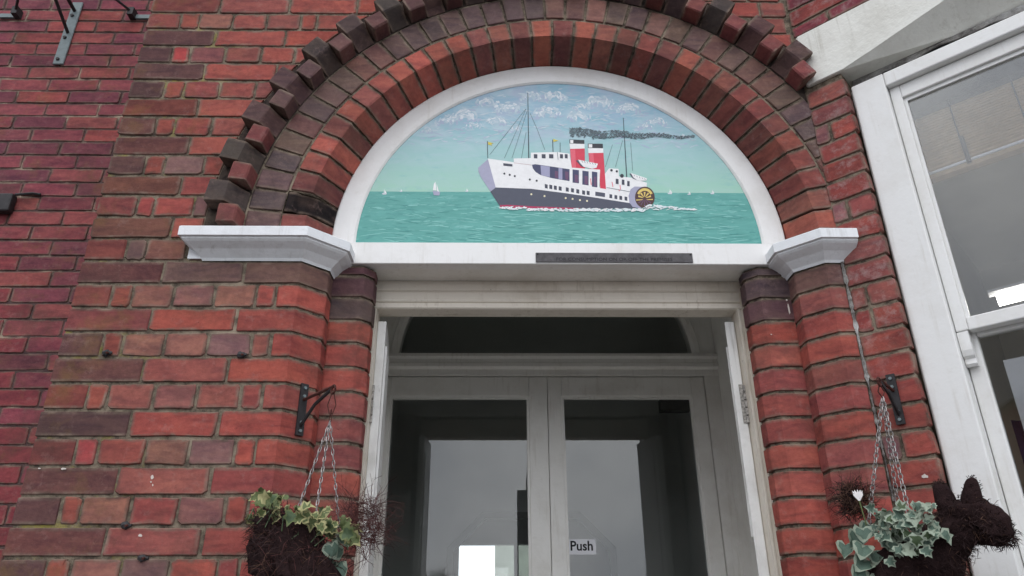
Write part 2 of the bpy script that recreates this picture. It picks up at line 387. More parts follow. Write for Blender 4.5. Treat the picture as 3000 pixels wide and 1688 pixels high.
# wall above the impost: a plate with the arch cut out of it
def arcpts(r, a0, a1, n): return [(CX+r*math.cos(R_(a0+(a1-a0)*i/n)), CZ+r*math.sin(R_(a0+(a1-a0)*i/n))) for i in range(n+1)]
mb = MB()
mb.poly([(-1.205+o_, .992), (CX-.93, .992)] + arcpts(.93, 180, 90, 24) + [(CX, 3.4), (-1.205+o_, 3.4)], F(D0), -.0045, -.30)
mb.poly([(CX, 3.4)] + arcpts(.93, 90, 28, 16) + [(1.02, CZ+.93*math.sin(R_(28))), (1.02, 3.4)], F(D0), -.0045, -.30)
over = mb.build('arch_wall', M['mortar'], ent)
def z_rows():
    k = -24
    while Z0+GA*k < 3.3: yield k, Z0+GA*k; k += 1
for k, z in z_rows():
    b0, b1 = z+J, z+GA-J; stret = (k % 2 == 0)
    wob = rnd(-.006, .006)
    js = [-1.205] + [x+wob*(.5+.5*random.random()) + rnd(-.004, .004) for x in (ST if stret else HD)]
    near = -.05 < z < 2.12
    for i, x0 in enumerate(js):
        last = i == len(js)-1
        x1 = None if last else js[i+1]
        # colour: weathered outer edge, red heart
        if i == 0: c = pick(DARK, .12)
        elif i == 1 and not stret: c = pick([S(164,72,70), S(150,78,66), S(172,66,66)], .08)
        elif not stret and i in (2, 3, 4): c = pick(TAN+RED+[S(134,96,92)], .1)
        else: c = pick(RED, .1)
        if .84 < z < .99 and i > 0: c = pick([S(128,92,84), S(118,88,82), S(140,92,80)], .08)
        if z < .98:
            if last:
                fn = lambda m: prism_brick(m, corner_prof(x0+J), b0, b1, lambda p, q, t: (p, q, t))
            else:
                if i == 0:
                    fn = lambda m: prism_brick(m, [(x0, D0+.11), (x0, D0+.003), (x0+.003, D0), (x1-J-.003, D0), (x1-J, D0+.003), (x1-J, D0+.04)], b0, b1, lambda p, q, t: (p, q, t))
                else:
                    pr = rnd(-.0012, .0015); fn = lambda m: face_brick(m, rect_outline(x0+J, x1-J, b0, b1), F(D0), .035, pr)
            tgt = pier
            if z < .99 and z+GA > .99 and last: pass
        else:
            pts = rect_outline(x0+(J if i else 0), (x1 if x1 is not None else -.50)-J, b0, b1, hi=arcL(1.066)) if z+GA > CZ-.05 and arcL(1.066)(z+GA/2) < (x1 if x1 is not None else -.5)+.03 else \
                  rect_outline(x0+(J if i else 0), (x1 if x1 is not None else -.50)-J, b0, b1)
            if pts is None: continue
            pr = rnd(-.0012, .0015); fn = lambda m: face_brick(m, pts, F(D0), .035, pr); tgt = over
        if near: brick_obj(tgt, 'brick', c, fn)
        else: fn(lowp)
    if z >= .98:      # beyond the first pier width: fill across to the arch and over it
        x = -.50 if stret else -.535
        while x < .99:
            L = .233 if stret else .1165; x0, x1 = x+J, min(x+L, .99)-J*.6; x += L
            if x1-x0 < .02: continue
            zm = z+GA/2; l, r = arcL(1.066)(zm), arcR(1.066)(zm)
            left = x0 < CX
            if zm < CZ+1.066+.04:
                if left:
                    if l == 99 or x0 > l: 
                        if not (x1 > r and r > -99): continue
                        pts = rect_outline(x0, x1, b0, b1, lo=arcR(1.066))
                    else: pts = rect_outline(x0, x1, b0, b1, hi=arcL(1.066))
                else:
                    if x1 < r: continue
                    pts = rect_outline(x0, x1, b0, b1, lo=arcR(1.066)) if x0 < r+.03 else rect_outline(x0, x1, b0, b1)
            else: pts = rect_outline(x0, x1, b0, b1)
            if pts is None: continue
            c = pick(RED, .1); pr = rnd(-.0012, .0015); fn = lambda m: face_brick(m, pts, F(D0), .035, pr)
            if near and z > CZ-.1: brick_obj(over, 'brick', c, fn)
            else: fn(lowp)
# the pier's flank, round the corner
for k, z in z_rows():
    y = D0+.125 if k % 2 else D0+.24
    while y < 2.78:
        L = .233 if k % 2 == 0 else .1165; y1 = min(y+L, 2.80)
        face_brick(lowp, rect_outline(y+J, y1-J, z+J, z+GA-J), lambda a, b, d: (-1.205-d, a, b), .03); y += L
mb = MB(); mb.box(-1.205+o_, -1.1, D0+.2, LW, .992, 3.4); mb.build('flank_core', M['mortar'], ent)
tag(lowp.build('outlying_bricks', M['brick'], ent, color=S(150,72,68), fixn=False), kind='stuff')

# jambs under the arch: inner order both sides, outer splay on the bay side
def order2(side_):
    if side_ < 0: return [(-.51, D2+.06), (-.512, D2+.001), (-.506, D2), (-.42, D2), (-.392, D2+.028), (-.39, D2+.033), (-.39, D2+.075)]
    return [(.878, D2+.06), (.880, D2+.001), (.874, D2), (.788, D2), (.756, D2+.031), (.754, D2+.036), (.754, D2+.075)]
for sd in (-1, 1):
    mb = MB()
    if sd < 0: pr = [(-.53, D2+.3), (-.53, D2+o_), (-.423, D2+o_), (-.397, D2+.032), (-.397, D2+.066), (-.44, D2+.3)]
    else: pr = [(.90, D2+.3), (.90, D2+o_), (.791, D2+o_), (.762, D2+.034), (.762, D2+.066), (.81, D2+.3)]
    mb.rings([[(p[0], p[1], z) for p in pr] for z in (BOT, 1.025)]); jamb = mb.build('jamb', M['mortar'], ent)
    if sd > 0:
        mb = MB(); mb.rings([[(p[0], p[1], z) for p in ((.878+o_, D2+.2), (.878+o_, D1+.004), (.945+.003, D0+o_), (1.05, D0+o_), (1.05, D2+.2))] for z in (BOT, .995)])
        jamb1 = mb.build('jamb', M['mortar'], ent)
    lowj = MB()
    for k in range(-24, 13):
        z = Z0 + .013 + GA*k; z1 = z+GA
        if z > .995: continue
        z1 = min(z1, 1.023); c = pick(RED if z < .84 else [S(118,78,76), S(104,72,74), S(96,80,80)], .1)
        fn = lambda m: prism_brick(m, order2(sd), z+J, z1-J, lambda p, q, t: (p, q, t))
        if z > -.05: brick_obj(jamb, 'brick', c, fn)
        else: fn(lowj)
        if sd > 0:
            z = Z0 + GA*k; c = pick(RED if z < .84 else [S(120,86,80), S(128,82,76)], .09)
            if z > .96: continue
            pf = [(.878, D2+.05), (.878, D1+.002), (.880, D1-.002), (.945, D0), (.990, D0), (.996, D0+.03), (.96, D2+.05)]
            fn = lambda m: prism_brick(m, pf, z+J, min(z+GA, .992)-J, lambda p, q, t: (p, q, t))
            if z > -.05: brick_obj(jamb1, 'brick', c, fn)
            else: fn(lowj)
    tag(lowj.build('outlying_bricks', M['brick'], ent, color=S(150,72,68), fixn=False), kind='stuff')

# ---- arch rings ----------------------------------------------------------------
def POL(r, y, a): return (CX + r*math.cos(a), y, CZ + .023*max(0, min(1, (y-D0)/(DB-D0))) + r*math.sin(a))
mb = MB()
prof = [(.718, DB+.06), (.718, DB+.004), (.767+.004, D0+.006), (.96, D0+.006), (.96, DB+.06)]
mb.rings([[POL(p[0], p[1], R_(a)) for p in prof] for a in (181, 178, 175.7)]); mb.rings([[POL(p[0], p[1], R_(170.2-3.8*i)) for p in prof] for i in range(43)]); mb.rings([[POL(p[0], p[1], R_(a)) for p in ((.842, DB+.06), (.842, D0+.006), (.96, D0+.006), (.96, DB+.06))] for a in (175.7, 173, 170.2)]); arch = mb.build('arch', M['mortar'], ent)
NR = 34
for i in range(NR+4):
    a0, a1 = 180-180/NR*(i-.15), 180-180/NR*(i+1-.15)
    if a1 < 0 or CX+.767*math.cos(R_(a1+1)) > 1.2: continue
    h = math.degrees(J*.95/.767); c = pick(RING, .1)
    pf = [(.711, DB+.04), (.711, DB+.001), (.765, D0+.001), (.770, D0), (.832, D0), (.836, D0+.004), (.836, D0+.06)]
    if i == 1:   # a broken, sooty one; near-black colour also stands in for the hollow's shade
        pf = [(.711, DB+.04), (.711, DB+.004), (.728, D1+.012), (.752, D0+.036), (.780, D0+.017), (.800, D0+.012), (.815, D0), (.832, D0), (.836, D0+.004), (.836, D0+.06)]; c = S(40,34,34)
    brick_obj(arch, 'arch_brick', c, lambda m: prism_brick(m, pf, R_(a0-h), R_(a1+h), POL, .0018))
NG = 39
for i in range(NG):
    a0, a1 = 180-180/NG*i, 180-180/NG*(i+1); h = math.degrees(J/.89); am = R_((a0+a1)/2)
    if CX+.86*math.cos(am) > 1.03: continue
    c = pick(GREY, .1) if not (50 < (a0+a1)/2 < 90 and random.random() < .4) else pick([S(146,104,92), S(150,100,92)], .08)
    r0, r1 = .845+rnd(-.001, .001), .945+rnd(-.003, .003)
    pf = [(r0, D0+.05), (r0, D0+.003), (r0+.003, D0), (r1-.004, D0), (r1, D0+.004), (r1, D0+.05)]
    brick_obj(arch, 'arch_brick', c, lambda m: prism_brick(m, pf, R_(a0-h), R_(a1+h), POL, .0018))
# toothed hood: two staggered rows of projecting header ends
hood = MB().rings([[POL(r, y, R_(181-4*i)) for r, y in ((.950, D0+.05), (.950, D0+.004), (1.064, D0+.004), (1.064, D0+.05))] for i in range(41)]).build('hood', m_mortar('sooty_mortar', S(80,70,64), S(100,90,80), S(52,46,44), False), ent)
for i in range(46):
    a = 178.4 - 4.2*i; inner = i % 2 == 0
    r0, r1 = (.950, 1.006) if inner else (.994, 1.058); yf = D0-.060 if inner else D0-.057
    if CX + .98*math.cos(R_(a)) > (1.0 if inner else .985): continue
    hw = 1.76 if inner else 2.0; dr = rnd(-.003, .003); a += rnd(-.25, .25); yf += rnd(-.004, .003)
    low_ = a > 156
    if inner: c = pick([S(136,78,74), S(128,72,70)], .1) if low_ or a < 62 else pick([S(104,80,78), S(112,78,76), S(122,76,74)], .1)
    else: c = pick([S(100,76,72), S(88,72,70), S(82,72,68)], .1)
    if inner: pf = [(r0+dr, D0+.03), (r0+dr, yf+.004), (r0+dr+.004, yf), (r1+dr-.004, yf), (r1+dr, yf+.004), (r1+dr, D0+.03)]
    else: pf = [(.952, D0+.03), (.952, D0+.001), (.968+dr, yf+.040), (r0+dr, yf+.004), (r0+dr+.004, yf), (r1+dr-.004, yf), (r1+dr, yf+.004), (r1+dr, D0+.03)]
    brick_obj(hood, 'tooth_brick', c, lambda m: prism_brick(m, pf, R_(a+hw), R_(a-hw), POL, .0018))

# ---- impost mouldings --------------------------------------------------------------
def impost(path, name):
    """path: wall-line points in plan; offset outwards (to the viewer's side) by the profile"""
    prof = [(0, .978), (.004, .986), (.010, .992), (.024, 1.006), (.044, 1.020), (.050, 1.026), (.050, 1.031), (.058, 1.032), (.058, 1.060), (.055, 1.063), (0, 1.072)]
    P = [Vector(p) for p in path]; rows = []
    for i, p in enumerate(P):
        d1 = (P[i]-P[i-1]).normalized() if i else None; d2 = (P[i+1]-P[i]).normalized() if i < len(P)-1 else None
        n1 = Vector((d1.y, -d1.x)) if d1 else None; n2 = Vector((d2.y, -d2.x)) if d2 else None
        if n1 is None: m = n2
        elif n2 is None: m = n1
        else: m = (n1+n2); m = m/(m.length**2)*2
        rows.append([(p.x+m.x*q, p.y+m.y*q, z) for q, z in prof])
    mb = MB(); mb.rings(rows); return mb
left = impost([(-.862, D0+.02), (-.862, D0-.001), (-.577, D0-.001), (-.508, D1-.003), (-.508, DB+.02)], 'l')
left.build('impost', M['plaster'], ent)
rt = impost([(.876, DB+.02), (.876, D1-.003), (.945, D0-.001), (1.03, D0-.001)], 'r'); rt.build('impost', M['plaster'], ent)
# old block end left of the long impost
MB().box(-.905, -.84, D0-.004, D0+.03, .984, 1.024).build('impost_block', M['plaster'], ent)

# ------------------------------------------------------------------ canted bay wall
bay = tag(empty('bay_wall', (OX, OY, BOT)), 'canted brick bay wall with a painted stone lintel meeting the arch', 'bay wall')
mb = MB(); mb.poly([(-.03, BOT), (.118, BOT), (.118, 1.834), (1.2, 1.834), (1.2, BOT), (1.42, BOT), (1.42, 3.4), (-.03, 3.4)], BAY, -.0045, -.11)
core = mb.build('masonry', M['mortar'], bay)
lowb = MB(); GB = .0707; k = -30
while .469+GB*k < 3.3:
    z = .469+GB*k; b0, b1 = z+J, z+GB-J; k += 1
    if z+GB > 1.61 and z < 1.60: b1 = 1.612
    if z < 1.60:
        if b1-b0 < .02: continue
        rows = [(.004, .124)] if rnd(0, 1) < .72 else [(.004, .045), (.052, .124)]
        if random.random() < .0: rows = []
        for s0, s1 in rows:
            c = pick([S(158,76,68), S(150,74,68), S(146,78,76), S(162,80,70)], .1) if s1-s0 > .05 else pick([S(140,92,92), S(150,70,66)], .1)
            if .8 < z < 1.0 or 1.4 < z: c = pick([S(150,92,88), S(154,84,78), S(142,82,80)], .08)
            fn = lambda m: face_brick(m, rect_outline(s0, s1, b0, b1), BAY, .03, rnd(-.001, .0015))
            if z > -.05: brick_obj(core, 'brick', c, fn)
            else: fn(lowb)
        face_brick(lowb, rect_outline(1.205, 1.415, b0, b1), BAY, .03)
    elif z > 1.80:
        if z < 1.832: b0 = 1.838
        if b1-b0 < .012: continue
        s = 0 if k % 2 else -.11
        while s < 1.41:
            s0, s1 = max(s+J, .004), min(s+.232-J, 1.415); s += .232
            c = pick([S(150,70,66), S(132,62,70), S(158,78,64)], .1); fn = lambda m: face_brick(m, rect_outline(s0, s1, b0, b1), BAY, .03)
            if s0 < .45 and z < 2.15: brick_obj(core, 'brick', c, fn)
            else: fn(lowb)
tag(lowb.build('outlying_bricks', M['brick'], bay, color=S(150,68,68), fixn=False), kind='stuff')
# lintel: slowly growing chamfer along its lower front edge
mb = MB(); rows = []
for s in (.010, .016, .13, .22, .31, .40, .46, .9, 1.26, 1.3):
    c = max(0.002, min(.086, (s-.13)*.245)); y0 = -.010
    e = .004 if s in (.010, 1.3) else 0
    rows.append([bayf(s, .10, 1.6185+e), bayf(s, y0+max(.004, c*1.05), 1.6185+e), bayf(s, y0+e, 1.6185+c+e), bayf(s, y0+e, 1.826-e), bayf(s, y0+.006, 1.832-e), bayf(s, .10, 1.832-e)])
mb.rings(rows); mb.build('lintel', M['stone'], bay)
# smeared cement where the two walls meet
mb = MB(); rows = []
n = 160
for i in range(n+1):
    z = .30 + .68*i/n; w = .0026+.0035*noise.noise(Vector((3, 0, z*9)))+ (.002 if z > .6 else 0)
    w = max(.0012, w+.004*noise.noise(Vector((9, 1, z*34)))+.003*noise.noise(Vector((2, 1, z*90))))
    rows.append([(OX-w, D0-.002, z), (OX-w*.2, D0-.006-.002*noise.noise(Vector((5, 5, z*40))), z), (*BAY(w*1.2, z, .002)[:2], z), (*BAY(.002, z, -.01)[:2], z)])
mb.rings(rows); mb.build('cement_joint', M['cement'], bay)

# ------------------------------------------------------------------ bay window
win = tag(empty('sash_window', BAY(.65, BOT, -.05)), 'tall white sash window under the painted lintel in the canted bay', 'window')
def bb(mb, s0, s1, o0, o1, z0, z1): mb.box(s0, s1, o0, o1, z0, z1, 0, bayf)
def frame_bits(name, boxes, mat, parent=win, bev=.004):
    mb = MB()
    for bx in boxes: bb(mb, *bx)
    o = mb.build(name, mat, parent); m = o.modifiers.new('bevel', 'BEVEL'); m.width = bev; m.segments = 2; m.limit_method = 'ANGLE'; return o
WB = -1.0
frame_bits('jamb_board', [(.131, .227, .024, .10, WB, 1.567)], M['sash'])
frame_bits('jamb_board', [(1.10, 1.196, .024, .10, WB, 1.567)], M['sash'])
frame_bits('head_board', [(.2275, 1.0995, .0245, .10, 1.517, 1.5665)], M['sash'])
frame_bits('staff_bead', [(.1255, .1305, .040, .08, WB, 1.56)], M['sash'], bev=.002)
frame_bits('sill', [(.12, 1.2, -.02, .10, WB-.06, WB-.002)], M['sash'])
us = MB()
for bx in ((.2285, .258, .046, .078, .712, 1.516), (1.069, 1.0985, .046, .078, .712, 1.516), (.2582, 1.0688, .0465, .078, 1.470, 1.5155), (.2582, 1.0688, .0462, .0785, .710, .7465)): bb(us, *bx)
us = us.build('upper_sash', M['sash'], win); m = us.modifiers.new('bevel', 'BEVEL'); m.width = .003; m.segments = 2
mb = MB()
for bx in ((.2582, .267, .056, .070, .7467, 1.4698), (1.060, 1.0686, .056, .070, .7467, 1.4698), (.267, 1.060, .056, .070, 1.458, 1.4698)): bb(mb, *bx)
o = mb.build('glazing_bead', M['sash'], us)
def horn(s0):
    mb = MB(); pts = [(.046, .7095), (.046, .66), (.050, .645), (.058, .638), (.056, .625), (.062, .618), (.078, .622), (.078, .7095)]
    mb.rings([[bayf(s, p[0], p[1]) for p in pts] for s in (s0, s0+.026)]); mb.build('sash_horn', M['sash'], us)
horn(.2287); horn(1.0725)
mb = MB(); mb.poly([(.266, .745), (1.061, .745), (1.061, 1.459), (.266, 1.459)], lambda a, b, d: bayf(a, d, b), .062, .065); mb.build('pane', M['wglass'], us)
ls = MB()
for bx in ((.2285, .266, .080, .110, WB, .7445), (1.061, 1.0985, .080, .110, WB, .7445), (.2662, 1.0608, .0805, .110, .7, .744), (.2662, 1.0608, .0805, .110, WB, WB+.08)): bb(ls, *bx)
ls = ls.build('lower_sash', M['sash'], win); m = ls.modifiers.new('bevel', 'BEVEL'); m.width = .004; m.segments = 2
mb = MB(); mb.poly([(.264, WB+.07), (1.063, WB+.07), (1.063, .702), (.264, .702)], lambda a, b, d: bayf(a, d, b), .094, .097); mb.build('pane', M['wglass'], ls)
# gap above the frame: black strip standing in for its shade, then packing
MB().box(.132, 1.195, .074, .1, 1.5675, 1.6180, 0, bayf).build('gap_shade_strip', M['ink'], win)
mb = MB(); rows = []
for i in range(40):
    s = .13+.95*i/39; h = .020+.022*noise.noise(Vector((s*9, 2, 7)))+.010*noise.noise(Vector((s*40, 2, 7))); h = max(.003, h)
    rows.append([bayf(s, .0735, 1.6178), bayf(s, .066, 1.6178), bayf(s, .068, 1.6175-h*.8), bayf(s, .0735, 1.6175-h*.8)])
mb.rings(rows); mb.build('packing', M['cement'], win)
# room behind
mb = MB(); rm = [(.02, .12), (1.5, .12), (1.5, 2.9), (.02, 2.9)]
def rbox(s0, s1, o0, o1, z0, z1): mb.box(s0, s1, o0, o1, z0, z1, 0, bayf)
rbox(-.08, 0.0, .13, 2.6, BOT, 1.9); rbox(1.42, 1.5, .0, 2.6, BOT, 1.9); rbox(-.08, 1.5, 2.6, 2.68, BOT, 1.9); rbox(-.08, 1.5, .115, 2.68, 1.9, 1.98); rbox(-.08, 1.5, .115, 2.68, BOT-.05, BOT)
rbox(.0, .125, .112, .13, BOT, 1.9); rbox(1.2, 1.42, .112, .13, BOT, 1.9); rbox(.125, 1.2, .112, .13, 1.60, 1.9)
tag(mb.build('bay_room', M['room']), kind='structure')
bl = tag(empty('venetian_blind', BAY(.65, 1.5, -.17)), 'drawn-up tan slatted blind hanging inside the sash window', 'blind')
def slat(z, o0, o1, t=.003, name='slat', mat='slatw'):
    mb = MB(); mb.add([bayf(s, o, zz) for s in (.24, 1.09) for o, zz in ((o0, z+.004), (o1, z-.004), (o1, z-.004-t), (o0, z+.004-t))], [(0,1,5,4),(1,2,6,5),(2,3,7,6),(3,0,4,7),(0,3,2,1),(4,5,6,7)]); mb.build(name, M[mat], bl)
z = 1.425
while z > 1.255: slat(z+rnd(-.001, .001), .128+rnd(-.001, .001), .133+rnd(-.001, .001), .0035); z -= .0088
for i in range(3): slat(z-.012*i-.004, .126, .136, .006, 'slat', 'card' if i == 1 else 'slatw'); 
slat(1.222, .124, .14, .014, 'bottom_rail')
slat(1.50, .122, .15, .055, 'head_rail', 'slate')
for s in (.36, .52, .78, .98):
    MB().tube([bayf(s, .121, 1.45), bayf(s, .121, 1.22)], .0022, 5).build('cord', M['slate'], bl)
    MB().tube([bayf(s+.004, .1205, 1.31), bayf(s+.005, .1205, 1.22)], .006, 5).build('cord_bunch', M['slate'], bl)
# things seen low in the window: a pinned card, a lamp tube and a dark curtain
cd = tag(MB().box(.30, .36, .135, .137, .45, .64, 0, bayf).build('paper_card', M['card']), 'pale paper card standing behind the lower sash pane', 'card')
mb = MB(); rows = []
for i in range(61):
    s = .27+.80*i/60; o = .20+.018*math.sin(i*1.3)+.01*math.sin(i*.43)
    rows.append([bayf(s, o, WB+.02), bayf(s, o, .50), bayf(s, o+.006, .50), bayf(s, o+.006, WB+.02)])
mb.rings(rows); tag(mb.build('curtain', m_plain('navy_curtain_cloth', S(46,44,74), .9, .1, .3, 40)), 'dark navy gathered curtain behind the lower sash', 'curtain')
t = NT('lit_tube'); em = t.n('Emission'); em.inputs[0].default_value = (1, .96, .86, 1); em.inputs[1].default_value = 13.0; t.l(em.outputs[0], t.o.inputs[0]); M['lamp'] = t.m
lp = tag(empty('strip_lamp', BAY(.75, 1.0, -.6)), 'lit strip lamp glowing inside the bay window room', 'lamp')
MB().tube([bayf(.275, .60, .968), bayf(.75, .66, .998)], .017, 12).build('tube', M['lamp'], lp)
MB().tube([bayf(.255, .60, 1.000), bayf(.78, .665, 1.03)], .012, 6).build('housing', M['card'], lp)
MB().tube([bayf(.52, .63, 1.02), bayf(.52, .63, 1.898)], .004, 5).build('hanging_rod', M['card'], lp)

# ------------------------------------------------------------------ painted lunette over the door
K = 1.0218; CZB = 1.1004
mur = tag(empty('painted_lunette', (CX, DB, 1.0)), 'semicircular white framed panel painted with a paddle steamer at sea', 'painted panel')
PXc = .1819; RO, RI = .694, .621
def MU(a, b, d): return (PXc + a*K, DB - d, CZB + b*K)
def semi(r, n=64, a0=0, a1=180): return [(r*math.cos(R_(a0+(a1-a0)*i/n)), r*math.sin(R_(a0+(a1-a0)*i/n))) for i in range(n+1)]
# frame: half ring with an eased, slightly hollow section
sec = [(RO, -.04), (RO, -.003), (RO-.004, .0), (RO-.05, .0005), (RI+.006, -.001), (RI, -.006), (RI, -.04)]
mb = MB(); mb.rings([[MU(r*math.cos(R_(a)), r*math.sin(R_(a)), d) for r, d in sec] for a in [i*180/96 for i in range(97)]]); mb.build('frame', M['board'], mur, smooth=False)
mb = MB(); rl = [(-.071, -.04), (-.071, -.002), (-.069, 0), (-.0005, 0), (.0035, -.006), (.0035, -.04)]
mb.rings([[MU(a, b, d) for b, d in rl] for a in (-.683, .683)]); mb.build('bottom_rail', M['board'], mur)
MB().box(-.465, .833, DB+.0405, 2.15, 1.0287, 1.042).build('soffit_board', M['door'], mur)
# background of the painting: sea and sky as brushed paint
def m_paintsky():
    t = NT('painted_sky'); c = t.coord(False); sp = t.n('SeparateXYZ'); t.l(c, sp.inputs[0]); z = t.math('SUBTRACT', sp.outputs[2], ZC+CZB)
    mpn = t.n('Mapping'); mpn.inputs['Scale'].default_value = (1, 1, 3.2); t.l(c, mpn.inputs[0])
    br = t.noise(mpn.outputs[0], 9, 7, .65, .8)
    k = t.mix(t.ramp(z, .19, .34), S(160,208,188), S(158,200,200)); k = t.mix(t.ramp(z, .36, .5), k, S(142,182,202))
    k = t.mix(t.math('MULTIPLY', t.ramp(br, .42, .66), t.ramp(z, .28, .45, .28, .75)), k, S(186,206,216))
    k = t.mix(t.math('MULTIPLY', t.ramp(t.noise(c, 7, 6, .6, 1.2), .5, .66), t.ramp(z, .34, .44, 0, .6)), k, S(168,178,202))
    k = t.mix(t.ramp(t.noise(mpn.outputs[0], 14, 5, .6), .58, .7, 0, .35), k, S(128,186,190))
    return t.pbr(k, .4, .35, t.bump(br, .0006, .6))
def m_paintsea():
    t = NT('painted_sea'); c = t.coord(False); mpn = t.n('Mapping'); mpn.inputs['Scale'].default_value = (1, 1, 4.5); mpn.inputs['Rotation'].default_value = (0, R_(4), 0); t.l(c, mpn.inputs[0])
    w = t.noise(mpn.outputs[0], 8, 6, .6, 1.4); w2 = t.noise(mpn.outputs[0], 22, 6, .65, 1.)
    k = t.mix(t.ramp(w, .35, .65), S(86,160,152), S(100,174,166)); k = t.mix(t.ramp(w2, .56, .70, 0, .8), k, S(134,196,190))
    k = t.mix(t.ramp(t.noise(mpn.outputs[0], 13, 6, .6, 1.6), .56, .68, 0, .7), k, S(72,146,142))
    return t.pbr(k, .4, .35, t.bump(w2, .0006, .6))
hz = .185
a_h = math.asin(hz/(RI+.001))
sea = [(-(RI+.001), .002)] + [(RI+.001, .002)] + [((RI+.001)*math.cos(a_h*i/8), (RI+.001)*math.sin(a_h*i/8)+.002) for i in range(1, 9)] + [(-(RI+.001)*math.cos(a_h*i/8), (RI+.001)*math.sin(a_h*i/8)+.002) for i in range(8, 0, -1)]
skp = [((RI+.001)*math.cos(a_h), hz+.002)] + [((RI+.001)*math.cos(a_h+(math.pi-2*a_h)*i/40), (RI+.001)*math.sin(a_h+(math.pi-2*a_h)*i/40)+.002) for i in range(1, 40)] + [(-(RI+.001)*math.cos(a_h), hz+.002)]
ptg = MB().poly(sea, MU, -.012, -.008).build('painted_sea', m_paintsea(), mur)
ptk = MB().poly(skp, MU, -.012, -.008).build('painted_sky', m_paintsky(), mur)
PC = dict(white=S(240,240,240), cloud2=S(214,222,228), lilac=S(166,166,190), lilac2=S(160,160,190), rig=S(92,110,116), mast=S(62,78,86), yellow=S(214,196,74), red=S(214,58,82), redhi=S(228,98,116),
          black=S(44,48,56), navy=S(76,80,96), navy2=S(62,66,100), plum=S(104,70,104), window=S(62,66,82), cream=S(240,232,196), crimson=S(176,44,88), brown=S(76,48,46), gold=S(226,200,110), deck=S(196,176,178),
          smoke=S(78,92,100), smoke2=S(104,124,130), foam=S(222,236,238), cl1=S(176,198,210), cl2=S(190,206,216), cl3=S(170,184,206), cl4=S(214,222,228), sea1=S(130,198,190), sea2=S(72,148,142))
PM = {}
def pm(c):
    if c not in PM: PM[c] = m_plain('paint_'+c, PC[c], .42, .35, .05, 90, 0., .0002)
    return PM[c]
# brushed dabs: clouds, smoke, foam, wave crests
def dabs(name, items, layer):
    names = []; mb = MB()
    for i, (cname, x, y, L, W, a) in enumerate(items):
        if cname not in names: names.append(cname)
        if (x*x+y*y) > (RI-.006-L*.5)**2 or y < .006: continue
        ca, sa = math.cos(a), math.sin(a); pts = []
        for j in range(7):
            t = j*math.tau/7; px, py = math.cos(t)*L/2*(1+rnd(-.25, .25)), math.sin(t)*W/2*(1+rnd(-.3, .3)); pts.append(MU(x+px*ca-py*sa, y+px*sa+py*ca, layer+i*1e-7))
        mb.add(pts, [tuple(range(7))], names.index(cname))
    return tag(mb.build(name, [pm(n) for n in names], mur, fixn=False), kind='stuff')
items = []
for cx_, cy_, sz in ((-.365,.460,1),(-.300,.474,1.2),(-.228,.537,1),(-.155,.510,1.1),(-.027,.493,1.1),(-.082,.559,1),(.002,.560,1),(.153,.537,1.2),(.252,.510,1),(.337,.458,.8),(.078,.477,1),(-.199,.458,.9),(.09,.52,.7),(-.27,.44,.7),(-.43,.42,.6),(-.133,.425,.6),(.42,.40,.6),(.30,.44,.6)):
    for j in range(int(64*sz)):
        t = rnd(-.6, 3.9); r = .026*sz*(1+rnd(-.75, .3)); x, y = cx_+math.cos(t)*r*1.25, cy_+math.sin(t)*r*.85
        items.append((random.choice(['cl1','cl2','cl2','cl4','cl4'] if y > cy_ else ['cl1','cl2','cl3','cl3']), x, y, rnd(.008, .020)*sz, rnd(.004, .009)*sz, t+math.pi/2+rnd(-.5, .5)))
for j in range(620):
    a = rnd(0, math.pi); r = rnd(.42, .6); x, y = r*math.cos(a), r*math.sin(a)
    if y < .36: continue
    items.append((random.choice(['cl3','cl1','cl1','cl2']), x, y, rnd(.012, .035), rnd(.003, .006), rnd(-.5, .5)))
random.shuffle(items); dabs('painted_clouds', items, -.00775)
items = []
for j in range(380):
    y = .008 + .16*random.random()**1.2; x = rnd(-.6, .6); items.append((random.choice(['sea1','sea2','sea1']), x, y, rnd(.02, .075)*(1.1-y*3), rnd(.0016, .004), rnd(-.22, .16)))
dabs('painted_waves', items, -.00775)
